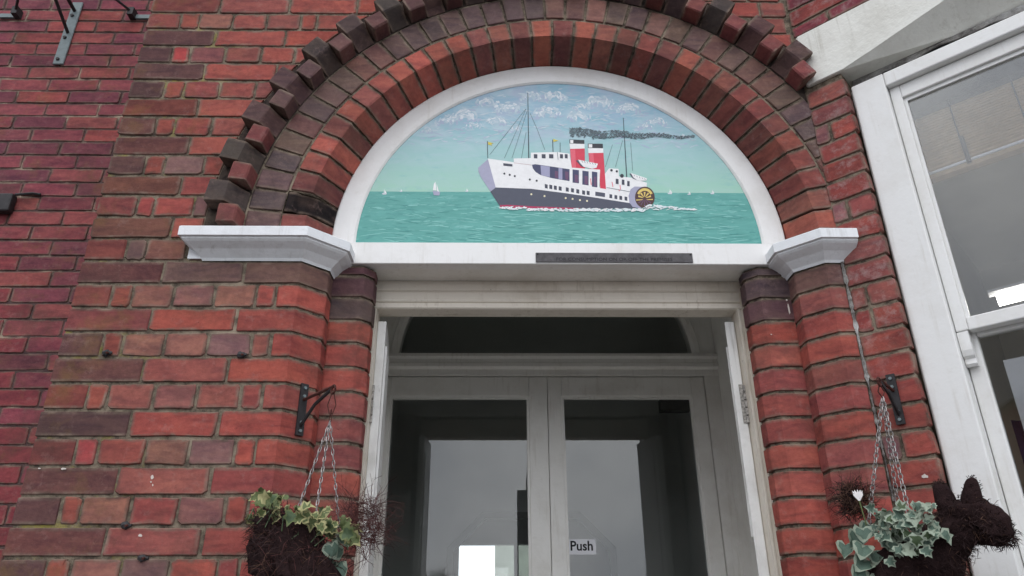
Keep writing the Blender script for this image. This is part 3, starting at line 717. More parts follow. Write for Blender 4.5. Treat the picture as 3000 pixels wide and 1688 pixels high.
# the steamer, small yachts and rigging: flat patches of paint in painting order
PAINT = [
 ('white', [-548.3,181.2,-547.2,197.9,-545.7,181.2]),
 ('white', [-544.9,181.2,-545.7,192.3,-538.9,181.3]),
 ('cloud2', [-553.5,180.5,-538.5,180.6,-540,175.7,-551.3,175.7]),
 ('white', [-495.5,188.9,-494.8,198.2,-494,188.9]),
 ('white', [-493.6,188.9,-494,195.1,-490.2,188.9]),
 ('cloud2', [-498.4,188.5,-490,188.6,-490.9,185.8,-497.2,185.8]),
 ('white', [-288.7,190.6,-287.4,201.8,-286.9,190.6]),
 ('white', [-286.4,190.6,-286.6,198.1,-282.4,190.6]),
 ('cloud2', [-292.2,190.2,-282.1,190.2,-283.3,186.9,-290.9,186.9]),
 ('white', [353.5,187.2,357.4,204,356.1,187.2]),
 ('white', [356.9,187.2,358,198.4,363,187.2]),
 ('cloud2', [348.1,186.5,363.3,186.6,360.9,181.6,349.5,181.6]),
 ('white', [414.6,183.5,417.5,195.6,416.5,183.5]),
 ('white', [417.1,183.5,417.9,191.5,421.5,183.5]),
 ('cloud2', [410.7,183,421.7,183,419.9,179.5,411.7,179.4]),
 ('white', [488.8,186.9,492.4,201,491.1,187]),
 ('white', [491.7,187,492.8,196.3,496.8,187]),
 ('cloud2', [484.3,186.4,497.1,186.4,495,182.3,485.4,182.3]),
 ('white', [602.5,183.5,606.1,196.6,604.6,183.5]),
 ('white', [605.2,183.5,606.4,192.2,609.9,183.5]),
 ('cloud2', [598.3,183,610.2,183,608.1,179.2,599.2,179.1]),
 ('white', [-393.8,192.5,-392.1,215.5,-387.2,224.9,-383.2,191.4]),
 ('white', [-381.7,191.4,-383.8,218.7,-373.4,181.5]),
 ('lilac', [-394.7,190.1,-371,186.5,-373.1,172.9,-390.4,174]),
 ('rig', [-96.7,515.2,-169.3,315.3,-168.1,314.6,-95.5,514.6]),
 ('rig', [-93.5,504.7,-144.8,315.3,-143.6,314.9,-92.2,504.2]),
 ('rig', [-97.9,417.6,-114.5,313.5,-113.2,313.2,-96.6,417.3]),
 ('rig', [-98.3,513.3,-216.6,328.9,-215.6,328,-97.3,512.3]),
 ('rig', [-83.4,495.8,-59.4,425.6,-58.2,426.2,-82.2,496.4]),
 ('rig', [-59.5,425.6,-37.9,349.1,-36.6,349.7,-58.2,426.2]),
 ('rig', [218.3,387.4,188.5,284.1,189.7,283.7,219.6,387]),
 ('rig', [184.1,371.1,155.9,283.9,157.1,283.4,185.3,370.6]),
 ('rig', [244.3,379.2,242.8,268.6,244.1,268.7,245.6,379.3]),
 ('mast', [-90.5,581,-91.5,315.4,-87.9,315.5,-88.4,581.1]),
 ('mast', [226.5,479.5,220.7,239.5,224.3,239.8,228.6,479.7]),
 ('mast', [-225.3,382.2,-223.3,314.6,-221,314.7,-223,382.2]),
 ('mast', [-11.8,389.6,-11.8,340.8,-9.2,340.9,-9.2,389.7]),
 ('mast', [12.7,377.7,11.5,339.4,13.4,339.4,14.6,377.7]),
 ('yellow', [-222.2,379.4,-203.3,373.1,-211.5,371.4,-208.2,364.3,-221.4,368.2]),
 ('yellow', [-8.4,392.1,8.3,385.8,1.6,383.3,-8.1,380]),
 ('lilac', [-222.1,310.7,-252.3,278.1,-251.4,261.9,-242.7,240.8,-212.6,188.3,-194.9,204.2]),
 ('white', [130.8,199.2,153.3,256.5,167.6,277.9,198.4,276.1,198.1,247.2,238.3,242.4,285.9,223.5,283.3,207.6,244.9,201.7,234,184.7]),
 ('red', [45.2,353.9,93.1,356.2,90.3,275.5,47.2,278.4]),
 ('redhi', [46.7,349.9,61.6,351.6,61.9,279.2,48.3,279.9]),
 ('white', [44,374.7,92.9,374.2,93,354.6,45.1,352.7]),
 ('black', [44.6,390.8,93.5,387.9,92.8,372.6,44.6,373.9]),
 ('white', [47.1,388.4,57.1,388.5,56.6,375.6,46.7,375.5]),
 ('red', [104.4,337.6,153.3,341.9,153.6,199.3,134.9,199.2,136.1,268,105.6,275.6]),
 ('redhi', [106.3,336.8,120.2,337.7,120.9,275.7,106.6,276.4]),
 ('white', [104,357.5,153.4,356.2,153.4,337.9,104.3,336.8]),
 ('black', [104.2,374.3,153.1,373.8,152.8,355.8,104,356.3]),
 ('white', [106.7,371.9,118.6,372,117.9,358.4,106,358.3]),
 ('white', [-222.2,313.4,-175.2,305.9,-138.7,299.5,-80.9,289.3,45.7,279.9,139,272.7,131.9,203,186.6,193.8,230.9,185.4,235.9,145.1,108.3,167.5,13.2,183.5,-82.3,197.3,-195.8,202]),
 ('white', [-138.7,314,-80.5,315.9,45.2,310.4,48.7,273.7,-81,286.2,-138.1,298.3]),
 ('white', [-82.8,337.2,3.6,340.1,42.8,334,45,306.4,-83.2,311.5]),
 ('deck', [-138.1,298.3,-80.9,290,-80.9,287.7,-138.1,295.9]),
 ('navy', [-195.8,203.5,-82.3,198.8,13.3,185,108.4,169,234.4,146.2,242.6,128.2,137.9,126.6,-51.8,129,-181.9,132.8,-212.6,187.6]),
 ('crimson', [-183.1,138.6,-156,139.5,-83.3,134.7,70,128.8,58.7,122.9,-181.2,127.6]),
 ('navy2', [-79.9,290.1,-69.5,292.5,40.6,273.7,38.9,228.3,-17.2,239.4,-52.4,250.7,-68.4,262.2,-77.2,276.1]),
 ('lilac2', [-52.3,287.9,-22.5,283.4,-23.5,243.2,-50.8,250]),
 ('lilac2', [5.3,278.9,17.6,276.6,16.2,234.3,4,236.5]),
 ('plum', [-6.7,267.2,3.6,265.3,2.8,238.4,-7.4,242.2]),
 ('plum', [25.7,265.5,36.9,263.6,35.8,232.8,26.2,234.7]),
 ('navy2', [50.3,272.9,70.6,270,68.5,220.1,48.3,223]),
 ('plum', [56.6,253.7,67.2,251.4,66,223.1,55.5,225.3]),
 ('navy2', [81.6,268.5,101.6,265.5,99,212.6,79.2,215.6]),
 ('plum', [87.8,249.2,98.1,247,96.6,215.7,86.4,217.9]),
 ('navy2', [112,265.6,129.3,262.6,126.3,205.2,109.1,208.1]),
 ('plum', [118.1,246.3,125.8,244.1,123.9,208.2,116.3,210.5]),
 ('redhi', [105.1,238.8,106.2,214,108.7,214.4,107.7,239.2]),
 ('window', [-40.3,217.2,-31,215,-31.4,199.8,-40.6,202]),
 ('window', [-25.9,215,-16.6,212.8,-17,197.6,-26.3,199.9]),
 ('window', [-11.5,212,-2.3,209.8,-2.7,194.7,-11.9,196.9]),
 ('window', [3.8,209.1,13.1,206.9,12.6,191.8,3.4,194]),
 ('window', [26.2,205.4,35.4,203.2,34.8,188.1,25.6,190.3]),
 ('window', [42.7,202.5,51.9,200.3,51.3,185.2,42.2,187.4]),
 ('window', [59.2,198.8,68.4,196.6,67.8,181.5,58.6,183.7]),
 ('window', [77.6,194.4,86.8,192.2,86.1,177.1,77,179.3]),
 ('window', [92,192.9,101.2,190.7,100.4,175.7,91.3,177.9]),
 ('navy', [119,189.3,149.5,184.2,148.6,169.2,118.3,174.3]),
 ('window', [163.3,180.5,171.9,178.7,171,164.5,162.5,166.3]),
 ('window', [179.2,177.6,187.7,175.8,186.8,161.6,178.3,163.4]),
 ('window', [194.3,174.7,202.8,172.9,201.9,158.7,193.4,160.5]),
 ('window', [210.7,171.8,219.2,170,218.2,155.8,209.8,157.6]),
 ('black', [-165.1,255.5,-166.1,258.5,-168.7,259.7,-171.2,258.4,-172.2,255.4,-171.2,252.5,-168.6,251.2,-166.1,252.5]),
 ('black', [-148,251,-149,253.9,-151.5,255.2,-154,253.9,-155.1,250.9,-154.1,247.9,-151.6,246.7,-149,248]),
 ('black', [-131.9,246.5,-132.9,249.4,-135.4,250.7,-137.9,249.4,-139,246.4,-138,243.4,-135.5,242.2,-132.9,243.5]),
 ('black', [-84,233.7,-85,236.7,-87.5,237.9,-90,236.6,-91.1,233.7,-90.1,230.7,-87.6,229.5,-85.1,230.7]),
 ('black', [-62.2,229.3,-63.2,232.2,-65.7,233.4,-68.2,232.2,-69.3,229.2,-68.3,226.3,-65.8,225,-63.3,226.3]),
 ('cream', [-80.4,178.5,-81.3,181.2,-83.5,182.3,-85.8,181.2,-86.7,178.5,-85.8,175.9,-83.6,174.8,-81.3,175.9]),
 ('cream', [-39.1,172,-39.9,174.7,-42.2,175.7,-44.4,174.6,-45.4,172,-44.6,169.3,-42.3,168.3,-40.1,169.4]),
 ('cream', [27.6,164.9,26.8,167.5,24.5,168.6,22.3,167.5,21.2,164.9,22.1,162.2,24.3,161.2,26.6,162.3]),
 ('cream', [49.1,162,48.3,164.7,46.1,165.7,43.8,164.6,42.8,162,43.6,159.4,45.8,158.3,48.1,159.4]),
 ('cream', [72.2,157.7,71.4,160.3,69.2,161.4,66.9,160.3,65.8,157.6,66.7,155,68.9,153.9,71.1,155]),
 ('cream', [94.3,154.8,93.5,157.4,91.3,158.5,89,157.4,88,154.8,88.8,152.2,91,151.1,93.3,152.2]),
 ('window', [-172.6,295.7,-142.7,291.6,-142.7,282.7,-171.9,286]),
 ('window', [-73.1,331.3,-61.6,330.6,-61.9,314.4,-73.3,315.1]),
 ('window', [-47.5,331.5,-35.1,330.8,-35.4,314.6,-47.8,315.3]),
 ('window', [-23.9,331.6,-9.8,330.9,-10.3,314.7,-24.3,315.4]),
 ('window', [11.5,331.8,21.4,331.1,20.8,314.9,11,315.7]),
 ('window', [27.3,331.9,36.5,331.2,35.9,315,26.7,315.8]),
 ('rig', [2.7,339.2,4.2,310,5.8,310.2,4.4,339.4]),
 ('window', [186.9,238.3,195.8,236.8,194.6,217.7,185.6,219.2]),
 ('window', [206.1,235.3,214.4,233.8,213.1,214.8,204.8,216.3]),
 ('window', [223.1,230.1,230.8,228.6,229.4,209.6,221.8,211]),
 ('black', [179.5,270.2,178.4,273.8,175.5,275.2,172.5,273.7,171,270.2,172,266.6,174.9,265.2,178,266.6]),
 ('black', [196.1,266.4,195.2,269.7,192.5,271.1,189.7,269.7,188.3,266.4,189.3,263.1,191.9,261.8,194.8,263.2]),
 ('black', [213.8,249.2,212.3,254.6,207.8,256.9,203.1,254.6,200.8,249.1,202.4,243.7,206.8,241.5,211.5,243.7]),
 ('redhi', [173,225.7,175.1,206.7,177.3,207.3,175.3,226.3]),
 ('redhi', [198.1,214.5,198.6,197.5,200.8,197.8,200.3,214.9]),
 ('redhi', [192.3,196.9,195.1,191.3,197.1,192.7,194.2,198.4]),
 ('rig', [155,204.2,234.2,187.7,234.5,189.2,155.3,205.7]),
 ('navy', [62.4,306.6,71.3,309.7,89.6,280.2,78.4,285.2]),
 ('white', [69.7,310.5,133,295.2,127.6,279.6,113.8,275.6,86.4,282.5,75.7,296.8]),
 ('navy', [232.2,257,239.5,259,253.8,233.3,241.3,239.7]),
 ('white', [237,260.1,287.3,239.6,284,231.2,256.8,231,243.2,243.6]),
 ('rig', [80.4,306.3,83.4,299.2,84.5,300,81.6,307.1]),
 ('rig', [88.8,304.4,91.8,297.3,92.9,298.1,90,305.1]),
 ('rig', [97.2,302.5,100.2,295.4,101.3,296.2,98.4,303.2]),
 ('rig', [105.6,300.6,108.5,293.5,109.7,294.3,106.8,301.3]),
 ('rig', [114,298.7,116.9,291.6,118.1,292.4,115.2,299.4]),
 ('rig', [122.4,296.7,125.3,289.7,126.5,290.5,123.6,297.5]),
 ('rig', [245.6,252.8,248.4,246.7,249.6,247.5,246.8,253.6]),
 ('rig', [253.8,249.4,256.6,243.3,257.7,244.1,254.9,250.2]),
 ('rig', [261.9,246,264.7,239.8,265.9,240.7,263.1,246.8]),
 ('rig', [270.1,242.6,272.9,236.4,274,237.3,271.3,243.4]),
 ('rig', [278.3,239.2,281,233,282.2,233.9,279.4,240]),
 ('lilac', [271.1,207.5,245.5,208.9,231.9,199,223.6,173.4,224.5,149.1,233.5,133.3,258.4,127.5]),
 ('brown', [305.7,168.5,305.6,178.9,303.3,188.6,299,196.9,293,203.3,285.7,207.3,277.6,208.7,269.4,207.2,261.4,203.2,254.4,196.7,248.8,188.3,244.9,178.6,243.1,168.2,243.4,157.9,245.8,148.3,250.1,140.1,256.1,133.9,263.3,130,271.2,128.7,279.4,130.1,287.2,134,294.2,140.4,299.8,148.6,303.8,158.2]),
 ('gold', [300,183.1,297.4,189.8,293.5,195.3,288.7,199.5,283.2,202.1,277.2,203,271,202.1,265.1,199.4,259.6,195.2,254.9,189.5,251.2,182.8,257.7,178.8,260.3,183.6,263.7,187.6,267.7,190.7,272,192.6,276.4,193.3,280.7,192.6,284.7,190.8,288.2,187.8,290.9,183.8,292.8,179]),
 ('gold', [278.4,166.4,294.7,170.2,293.4,176.6,278,168.2]),
 ('gold', [277.2,169.4,289.3,182.5,285.1,186.5,276,170.6]),
 ('gold', [274.8,171,278.3,188.7,272.5,188.6,273.2,171]),
 ('gold', [271.8,170.5,265.4,186.4,260.5,182.3,270.5,169.4]),
 ('gold', [269.5,168.2,255.5,176.4,253.1,170,268.8,166.4]),
 ('gold', [246.4,156.7,267.3,159,267.4,161.3,246.5,160.4]),
 ('gold', [279.4,159.1,299.2,159.2,299.5,162.9,279.5,161.3]),
 ('plum', [268.8,161.8,251.8,149.7,253.4,146.7,269.6,160.3]),
 ('plum', [270,159.9,258.3,141,260.9,139.2,271.3,159]),
 ('plum', [272.2,158.7,269.6,136.4,272.8,136.4,273.8,158.7]),
 ('plum', [274.7,159,282,139.3,284.9,141.1,276.2,159.9]),
 ('plum', [276.6,160.3,290.7,146.8,292.8,149.9,277.6,161.8]),
]
N_YACHT = 24
for y_ in range(0, N_YACHT, 3):
    yn = []; mb = MB()
    for i in range(y_, y_+3):
        cname, fl = PAINT[i]; pts = [(fl[j]/1000, fl[j+1]/1000) for j in range(0, len(fl), 2)]
        if cname not in yn: yn.append(cname)
        mb.add([MU(p[0], p[1], -.0076 + i*9e-6) for p in pts], [tuple(range(len(pts)))], yn.index(cname))
    mb.build('painted_yacht', [pm(n) for n in yn], mur, fixn=False)
names = []; mb = MB()
for i, (cname, fl) in enumerate(PAINT):
    if i < N_YACHT: continue
    if cname not in names: names.append(cname)
    pts = [(fl[j]/1000, fl[j+1]/1000) for j in range(0, len(fl), 2)]; lay = -.0076 + i*9e-6
    tri = tessellate_polygon([[Vector((p[0], p[1], 0)) for p in pts]])
    mb.add([MU(p[0], p[1], lay) for p in pts], [tuple(t) for t in tri], names.index(cname))
mb.build('painted_steamer', [pm(n) for n in names], mur, fixn=False)
items = []
for j in range(560):
    u = random.random()**1.25; x = .048+.41*u; y = .415-.012*u+rnd(-1, 1)*(.017*(1-u)+.003); y += .004*math.sin(u*20)
    if x < .12 and y < .402: continue
    items.append((random.choice(['smoke','smoke','smoke2']), x, y, rnd(.006, .015)*(1.1-.5*u), rnd(.0022, .0042), rnd(.1, 1.0)*random.choice((1, 1, -1))))
dabs('painted_smoke', items, -.0062)
items = []
for j in range(330):
    x = rnd(-.18, .43); base = .127 if x < -.1 else .1215
    if x > .27: h = .022*(1-(x-.27)/.17); y = .124+rnd(0, 1)*h
    else: y = base + rnd(-.004, .005)
    items.append((random.choice(['foam','white','foam']), x, y, rnd(.006, .018), rnd(.002, .005), rnd(-.5, .5)))
dabs('painted_foam', items, -.0062)

# licence notice
def text_mesh(body, size, mat, name, parent, mapf, extrude=.0003, sx=1., bold=0.):
    cu = bpy.data.curves.new(name, 'FONT'); cu.body = body; cu.size = size; cu.align_x = 'CENTER'; cu.align_y = 'CENTER'; cu.extrude = extrude; cu.resolution_u = 3; cu.offset = bold
    ob = bpy.data.objects.new('tmp', cu); col.objects.link(ob); dg = bpy.context.evaluated_depsgraph_get(); me = bpy.data.meshes.new_from_object(ob.evaluated_get(dg)); bpy.data.objects.remove(ob)
    for v in me.vertices:
        p = mapf(v.co.x*sx, v.co.y, v.co.z); v.co = (p[0], p[1], p[2]+ZC)
    me.materials.clear(); me.materials.append(mat); return link(name, me, parent)
pl = tag(empty('licence_plaque', (.348, DB, 1.033)), 'thin dark licence notice fixed to the rail below the painted steamer', 'plaque')
mb = MB(); mb.box(.106, .5906, DB-.004, DB-.0003, 1.0325, 1.0652); o = mb.build('board', M['slate'], pl); m = o.modifiers.new('b', 'BEVEL'); m.width = .001
text_mesh('FOR CONSUMPTION ON OR OFF THE PREMISES', .0155, M['ink2'], 'lettering', pl, lambda a, b, d: (.348+a, DB-.0042-d, 1.0417+b), .0002, 1.08)
for x in (.1124, .5845): MB().tube([(x, DB-.0035, 1.0596), (x, DB-.0055, 1.0596)], .0025, 8).build('screw', M['ink'], pl)

# ------------------------------------------------------------------ outer door frame and folded leaves
fr = tag(empty('outer_door_frame', (CX, 2.1, BOT)), 'cream painted moulded door frame with deep head below the painted panel', 'door frame')
mb = MB(); hp = [(2.1435, 1.028), (2.1435, .9965), (2.150, .9913), (2.150, .9668), (2.146, .9627), (2.1465, .9576), (2.152, .9545), (2.152, .9453), (2.145, .9423), (2.145, .9361), (2.150, .932), (2.211, .932), (2.211, 1.028)]
mb.rings([[(x, p[0], p[1]) for p in hp] for x in (-.4175, .775)]); mb.build('head', M['cream'], fr)
for sd in (-1, 1):
    c0 = -.419 if sd < 0 else .7767; q = lambda v: c0 - sd*v
    jp = [(0, 2.140), (.010, 2.140), (.012, 2.147), (.018, 2.147), (.020, 2.142), (.027, 2.142), (.027, 2.211), (0, 2.211)]
    mb = MB(); mb.rings([[(q(p[0]), p[1], z) for p in jp] for z in (BOT, .9315)]); mb.build('jamb_post', M['cream'], fr)
    # filler up to the brick
    MB().box(*sorted((q(-.03), q(-.0005))), 2.144, 2.211, BOT, 1.025).build('packing_strip', M['cement'], fr)
    MB().box(*sorted((q(0), q(.012))), 2.1415, 2.2015, .9318, 1.0275).build('head_block', M['cream'], fr)
for sd, x0, x1, lab in ((-1, -.3914, -.3648, 'narrow white folded door leaf against the entrance reveal, beside the pier'), (1, .7154, .7466, 'narrow white folded door leaf with a worn hinge on the bay side')):
    lf = tag(empty('folding_door_leaf', ((x0+x1)/2, 2.2, BOT)), lab, 'door leaf')
    sh = (lambda x, y, z: (x + (.33 if sd > 0 else -.09)*(y-2.182), y, z))
    mb = MB(); mb.box(x0, x1, 2.182, 2.376, BOT+.012, .9045, 0, sh); o = mb.build('panel', M['leafp'], lf); m = o.modifiers.new('b', 'BEVEL'); m.width = .003; m.segments = 2
    xs = x1 if sd < 0 else x0
    for z0 in (-1.45, -.60, .25):
        mb = MB(); mb.box(xs-.001 if sd < 0 else xs-.006, xs+.006 if sd < 0 else xs+.001, 2.212, 2.346, z0, z0+.58, 0, sh); mb.build('moulding', M['leafp'], lf)
    for z in (.634, -.6):
        xh = x1 if sd > 0 else x0
        mb = MB(); mb.box(xh-.014, xh-.002, 2.1795, 2.1818, z-.06, z+.06)
        for i in range(5): mb.tube([(xh+.001, 2.178, z-.06+i*.024), (xh+.001, 2.178, z-.04+i*.024)], .005, 8)
        mb.build('hinge', m_plain('worn_painted_hinge', S(150,146,140), .6, .4, .6, 120), lf)
# porch shell
mb = MB()
mb.box(-.62, -.545, 2.22, DI+.02, BOT, 1.8); mb.box(.925, 1.0, 2.22, DI+.02, BOT, 1.8); mb.box(-.62, 1.0, 2.22, DI+.1, 1.8, 1.9); mb.box(-.62, 1.0, 2.155, 2.225, 1.044, 1.9)
mb.box(-.62, -.45, 2.16, 2.24, BOT, 1.026); mb.box(.81, 1.0, 2.16, 2.24, BOT, 1.026)
tag(mb.build('porch_walls', M['door']), kind='structure')
tag(MB().box(-.54, .92, 2.16, DI+.01, BOT+.001, BOT+.012).build('porch_bounce_floor', M['tile']), kind='structure')  # unseen pale floor added to bounce light onto the inner doors
# inner screen: fanlight, transom, doors
sc = tag(empty('inner_door_screen', (CX, DI, BOT)), 'white inner screen with a half-round fanlight set deep in the porch', 'door screen')
FX, FZ, FR = .193, 1.043, .636
IN = F(DI)
mb = MB(); a0 = math.asin((1.087-FZ)/FR)
pts = [(-.545, 1.0875), (FX-FR*math.cos(a0), 1.0875)] + [(FX-FR*math.cos(a0+(math.pi/2-a0)*i/20), FZ+FR*math.sin(a0+(math.pi/2-a0)*i/20)) for i in range(1, 21)] + [(FX, 1.8), (-.545, 1.8)]
mb.poly(pts, IN, 0, -.06); pts2 = [(2*FX-p[0] if p[0] > -.5 or True else p[0], p[1]) for p in pts]; pts2 = [(min(p[0], .925), p[1]) for p in pts2]; mb.poly(pts2, IN, 0, -.06); mb.build('spandrel', M['door'], sc)
mb = MB(); mb.rings([[(FX+r*math.cos(t), DI-d, FZ+r*math.sin(t)) for r, d in ((FR-.004, -.03), (FR-.004, .008), (FR+.012, .014), (FR+.03, .014), (FR+.036, .004), (FR+.05, .002), (FR+.05, -.01))] for t in [a0+(math.pi-2*a0)*i/48 for i in range(49)]]); mb.build('fanlight_moulding', M['door'], sc)
mb = MB(); mb.box(-.50, .88, DI+.012, DI+.016, 1.05, 1.70); mb.build('fanlight_pane', M['glass'], sc)
mb = MB(); tp = [(DI-.004, 1.0872), (DI-.030, 1.084), (DI-.034, 1.070), (DI-.020, 1.062), (DI-.020, 1.048), (DI-.028, 1.040), (DI-.028, 1.026), (DI-.012, 1.018), (DI-.012, .992), (DI+.06, .992), (DI+.06, 1.0872)]
mb.rings([[(x, p[0], p[1]) for p in tp] for x in (-.545, .925)]); mb.build('transom', M['door'], sc)
MB().box(.864, .925, DI-.010, DI+.06, BOT, .9915).build('side_post', M['door'], sc); MB().box(-.545, -.522, DI-.010, DI+.06, BOT, .9915).build('side_post', M['door'], sc)
for xa, xb, g0, g1, lab in ((-.520, .1945, -.463, .118, 'white glazed inner door leaf without any sign, next to the leaf marked Push'), (.1965, .862, .255, .806, 'white glazed inner door leaf carrying the Push sign and a dark closer')):
    dr = tag(empty('glazed_door', ((xa+xb)/2, DI, BOT)), lab, 'door')
    def piece(nm, x0, x1, z0, z1):
        mb = MB(); mb.box(x0, x1, DI+.002, DI+.046, z0, z1); o = mb.build(nm, M['door'], dr); m = o.modifiers.new('b', 'BEVEL'); m.width = .002; m.segments = 2
    piece('stile', xa, g0, BOT+.008, .988); piece('stile', g1, xb, BOT+.008, .988); piece('rail', g0+.0005, g1-.0005, .905, .988); piece('rail', g0+.0005, g1-.0005, BOT+.008, BOT+.7)
    mb = MB()
    for bx in ((g0, g0+.010, BOT+.7, .905), (g1-.010, g1, BOT+.7, .905), (g0+.010, g1-.010, .895, .905)): mb.box(bx[0], bx[1], DI+.006, DI+.022, bx[2], bx[3])
    mb.build('glazing_bead', M['door'], dr)
    pn = MB().box(g0+.001, g1-.001, DI+.0225, DI+.0265, BOT+.69, .906).build('pane', M['glass'], dr)
    if g0 > 0: MB().box(.675, .800, DI+.030, DI+.075, .852, .900).build('closer', M['ink'], dr)
ps = tag(empty('push_sign', (.315, DI, .278)), 'small white Push sign on the glass of the inner door', 'sign')
MB().box(.259, .371, DI+.020, DI+.0222, .277, .334).build('plate', M['card'], ps)
text_mesh('Push', .050, M['ink'], 'lettering', ps, lambda a, b, d: (.315+a, DI+.0198-d, .3075+b), .0002, .96, .0011)
# hall beyond the doors
mb = MB()
mb.box(-1.3, -1.2, DI+.06, 7.0, BOT, 1.5); mb.box(1.6, 1.7, DI+.06, 7.0, BOT, 1.5); mb.box(-1.3, 1.7, DI+.06, 7.0, 1.5, 1.6); mb.box(-1.3, 1.7, DI+.06, 7.0, BOT-.04, BOT+.002)
mb.box(-1.3, -.56, DI+.03, DI+.06, BOT, 1.5); mb.box(.94, 1.7, DI+.03, DI+.06, BOT, 1.5); tag(mb.build('hall_walls', M['hall']), kind='structure')
oc = [(-.34, BOT), (-.34, .50), (-.12, .72), (.52, .72), (.74, .50), (.74, BOT)]
pt = tag(empty('hall_partition', (.2, 5.0, BOT)), 'pale hall partition with a canted-head opening seen through the door glass', 'partition')
MB().poly([(-1.2, BOT), *oc, (1.6, BOT), (1.6, 1.5), (-1.2, 1.5)], F(5.0), 0, -.08).build('wall', M['hallw'], pt)
oi = [(-.30, BOT), (-.30, .48), (-.10, .68), (.50, .68), (.70, .48), (.70, BOT)]
MB().poly(oc + oi[::-1], F(5.0), .02, -.05).build('opening_frame', M['hall'], pt)
fw = tag(empty('rear_window', (.0, 6.9, BOT)), 'bright rear window at the far end of the hall', 'window')
MB().poly([(-1.2, BOT), (-.37, BOT), (-.37, .72), (.12, .72), (.12, BOT), (.16, BOT), (.16, .72), (.48, .72), (.48, BOT), (1.6, BOT), (1.6, 1.5), (-1.2, 1.5)], F(6.9), 0, -.1).build('wall', M['hallw'], fw)
MB().box(-.37, .48, 6.94, 6.945, BOT, .73).build('pane', M['glass'], fw)
mb = MB(); mb.box(-.06, 6, 8.4, 8.9, BOT, 3.2); tag(mb.build('yard_wall', M['yard']), 'grey-green stone yard wall beyond the rear window', 'wall')
# church tower across the road, met only in the door glass
tw = tag(empty('church_tower', (6.0, -94, BOT)), 'dark stone church tower with corner pinnacles across the road, mirrored in the door glass', 'tower')
mb = MB(); mb.box(3.45, 7.6, -97, -92, BOT, 19.0)
for i in range(6): mb.box(3.45+i*.75, 3.85+i*.75, -92.4, -92.002, 19.0, 19.8)
mb.build('shaft', M['towerst'], tw); MB().box(2.2, 3.447, -96, -93, BOT, 17.1).build('stair_turret', M['towerst'], tw)
for x in (3.8, 7.2):
    for y in (-96.6, -92.5):
        mb = MB(); mb.rings([[(x+dx*r, y+dy*r, z) for dx, dy in ((-1,-1),(1,-1),(1,1),(-1,1))] for r, z in ((.22, 19), (.2, 20.2), (.03, 21.6))]); mb.build('pinnacle', M['towerst'], tw)
mb = MB(); mb.rings([[(5.5+dx*r, -94.5+dy*r, z) for dx, dy in ((-1,-1),(1,-1),(1,1),(-1,1))] for r, z in ((1.2, 19), (.15, 21.5), (.05, 22.5))]); mb.build('spire', M['towerst'], tw)
for z in (6, 11): MB().box(4.9, 6.1, -92, -91.95, z, z+3).build('louvre', M['ink'], tw)

# ------------------------------------------------------------------ ironwork on the side wall
ib = tag(empty('iron_sign_bracket', (-2.14, LW, 2.5)), 'grey iron bracket bolted to the recessed wall with arm and side stays', 'bracket')
pf_ = MB(); pf_.box(-2.167, -2.115, LW-.012, LW-.002, 2.497, 2.90); o = pf_.build('wall_plate', M['galv'], ib); m = o.modifiers.new('b', 'BEVEL'); m.width = .003
tip = Vector((-2.143, LW-.42, 2.90))
MB().tube([(-2.143, LW-.01, 2.84), tip], .009, 8).build('arm', M['iron'], ib); MB().tube([(-2.141, LW-.01, 2.695), tip], .008, 8).build('strut', M['iron'], ib)
for z in (2.526, 2.663, 2.807): MB().tube([(-2.146, LW-.011, z), (-2.146, LW-.019, z)], [.010, .008], 6).build('bolt', M['iron'], ib)
for x0, x1, xe in ((-2.505, -2.415, -2.415), (-1.850, -1.758, -1.845)):
    MB().box(x0, x1, LW-.012, LW-.001, 2.794, 2.818).build('anchor_plate', M['galv'], ib)
    MB().box(xe-.014, xe+.014, LW-.045, LW-.002, 2.79, 2.835).build('anchor_eye', M['iron'], ib)
    MB().tube([(xe, LW-.035, 2.815), tip], .0065, 6).build('stay', M['iron'], ib)
jb = tag(empty('stain_box', (-2.18, LW, 1.66)), 'small black box with a cable, added as stand-in for a dark mark on the recessed wall', 'stand-in box')  # box and cable stand in for a dark soot mark on the wall
o = MB().box(-2.235, -2.125, LW-.04, LW-.002, 1.660, 1.75).build('box', M['iron'], jb); m = o.modifiers.new('b', 'BEVEL'); m.width = .008; m.segments = 2
MB().tube([(-2.13, LW-.02, 1.752), (-2.06, LW-.012, 1.764), (-2.03, LW-.006, 1.762)], .006, 6).build('cable', M['iron'], jb)

# fixings left in the joints of the pier
def clip(x, z, y, lab):
    r = tag(empty('wall_fixing', (x, y, z)), lab, 'wall fixing', 'old fixings left in the pier joints')
    mb = MB(); w = .013
    rows = []
    for i in range(7):
        t = i/6; rr = .010*(.35+.65*math.sin(math.pi*min(1, t*1.1+.05)))*rnd(.75, 1.1); rows.append([(x-w+2*w*t, y-.004-rr*math.cos(j*math.tau/7)*.7, z+rr*math.sin(j*math.tau/7)+rnd(-.002, .002)) for j in range(7)])
    mb.rings(rows).build('lug', M['iron'], r); MB().tube([(x+.004, y-.004, z), (x+.004, y-.016, z-.003)], .003, 6).build('nail', M['rust'], r)
for x, z, lab in ((-1.068, .695, 'dark rusted fixing in the pier joint nearest the recessed side wall'), (-.704, .690, 'dark rusted fixing in the pier joint close to the two drill holes'),
               (-.92, .246, 'dark rusted fixing in the pier joint just above the round white paint spot'), (-.863, .170, 'dark rusted fixing in the pier joint just below the round white paint spot')): clip(x, z, D0, lab)
def hole(x, z, r, par):
    MB().tube([(x, D0+.001, z), (x, D0-.0006, z)], r, 9).build('drill_hole', M['ink'], par)
for x, z, r in ((-.632, .661, .006), (-.651, .662, .003), (-.901, .549, .007)): hole(x, z, r, pier)
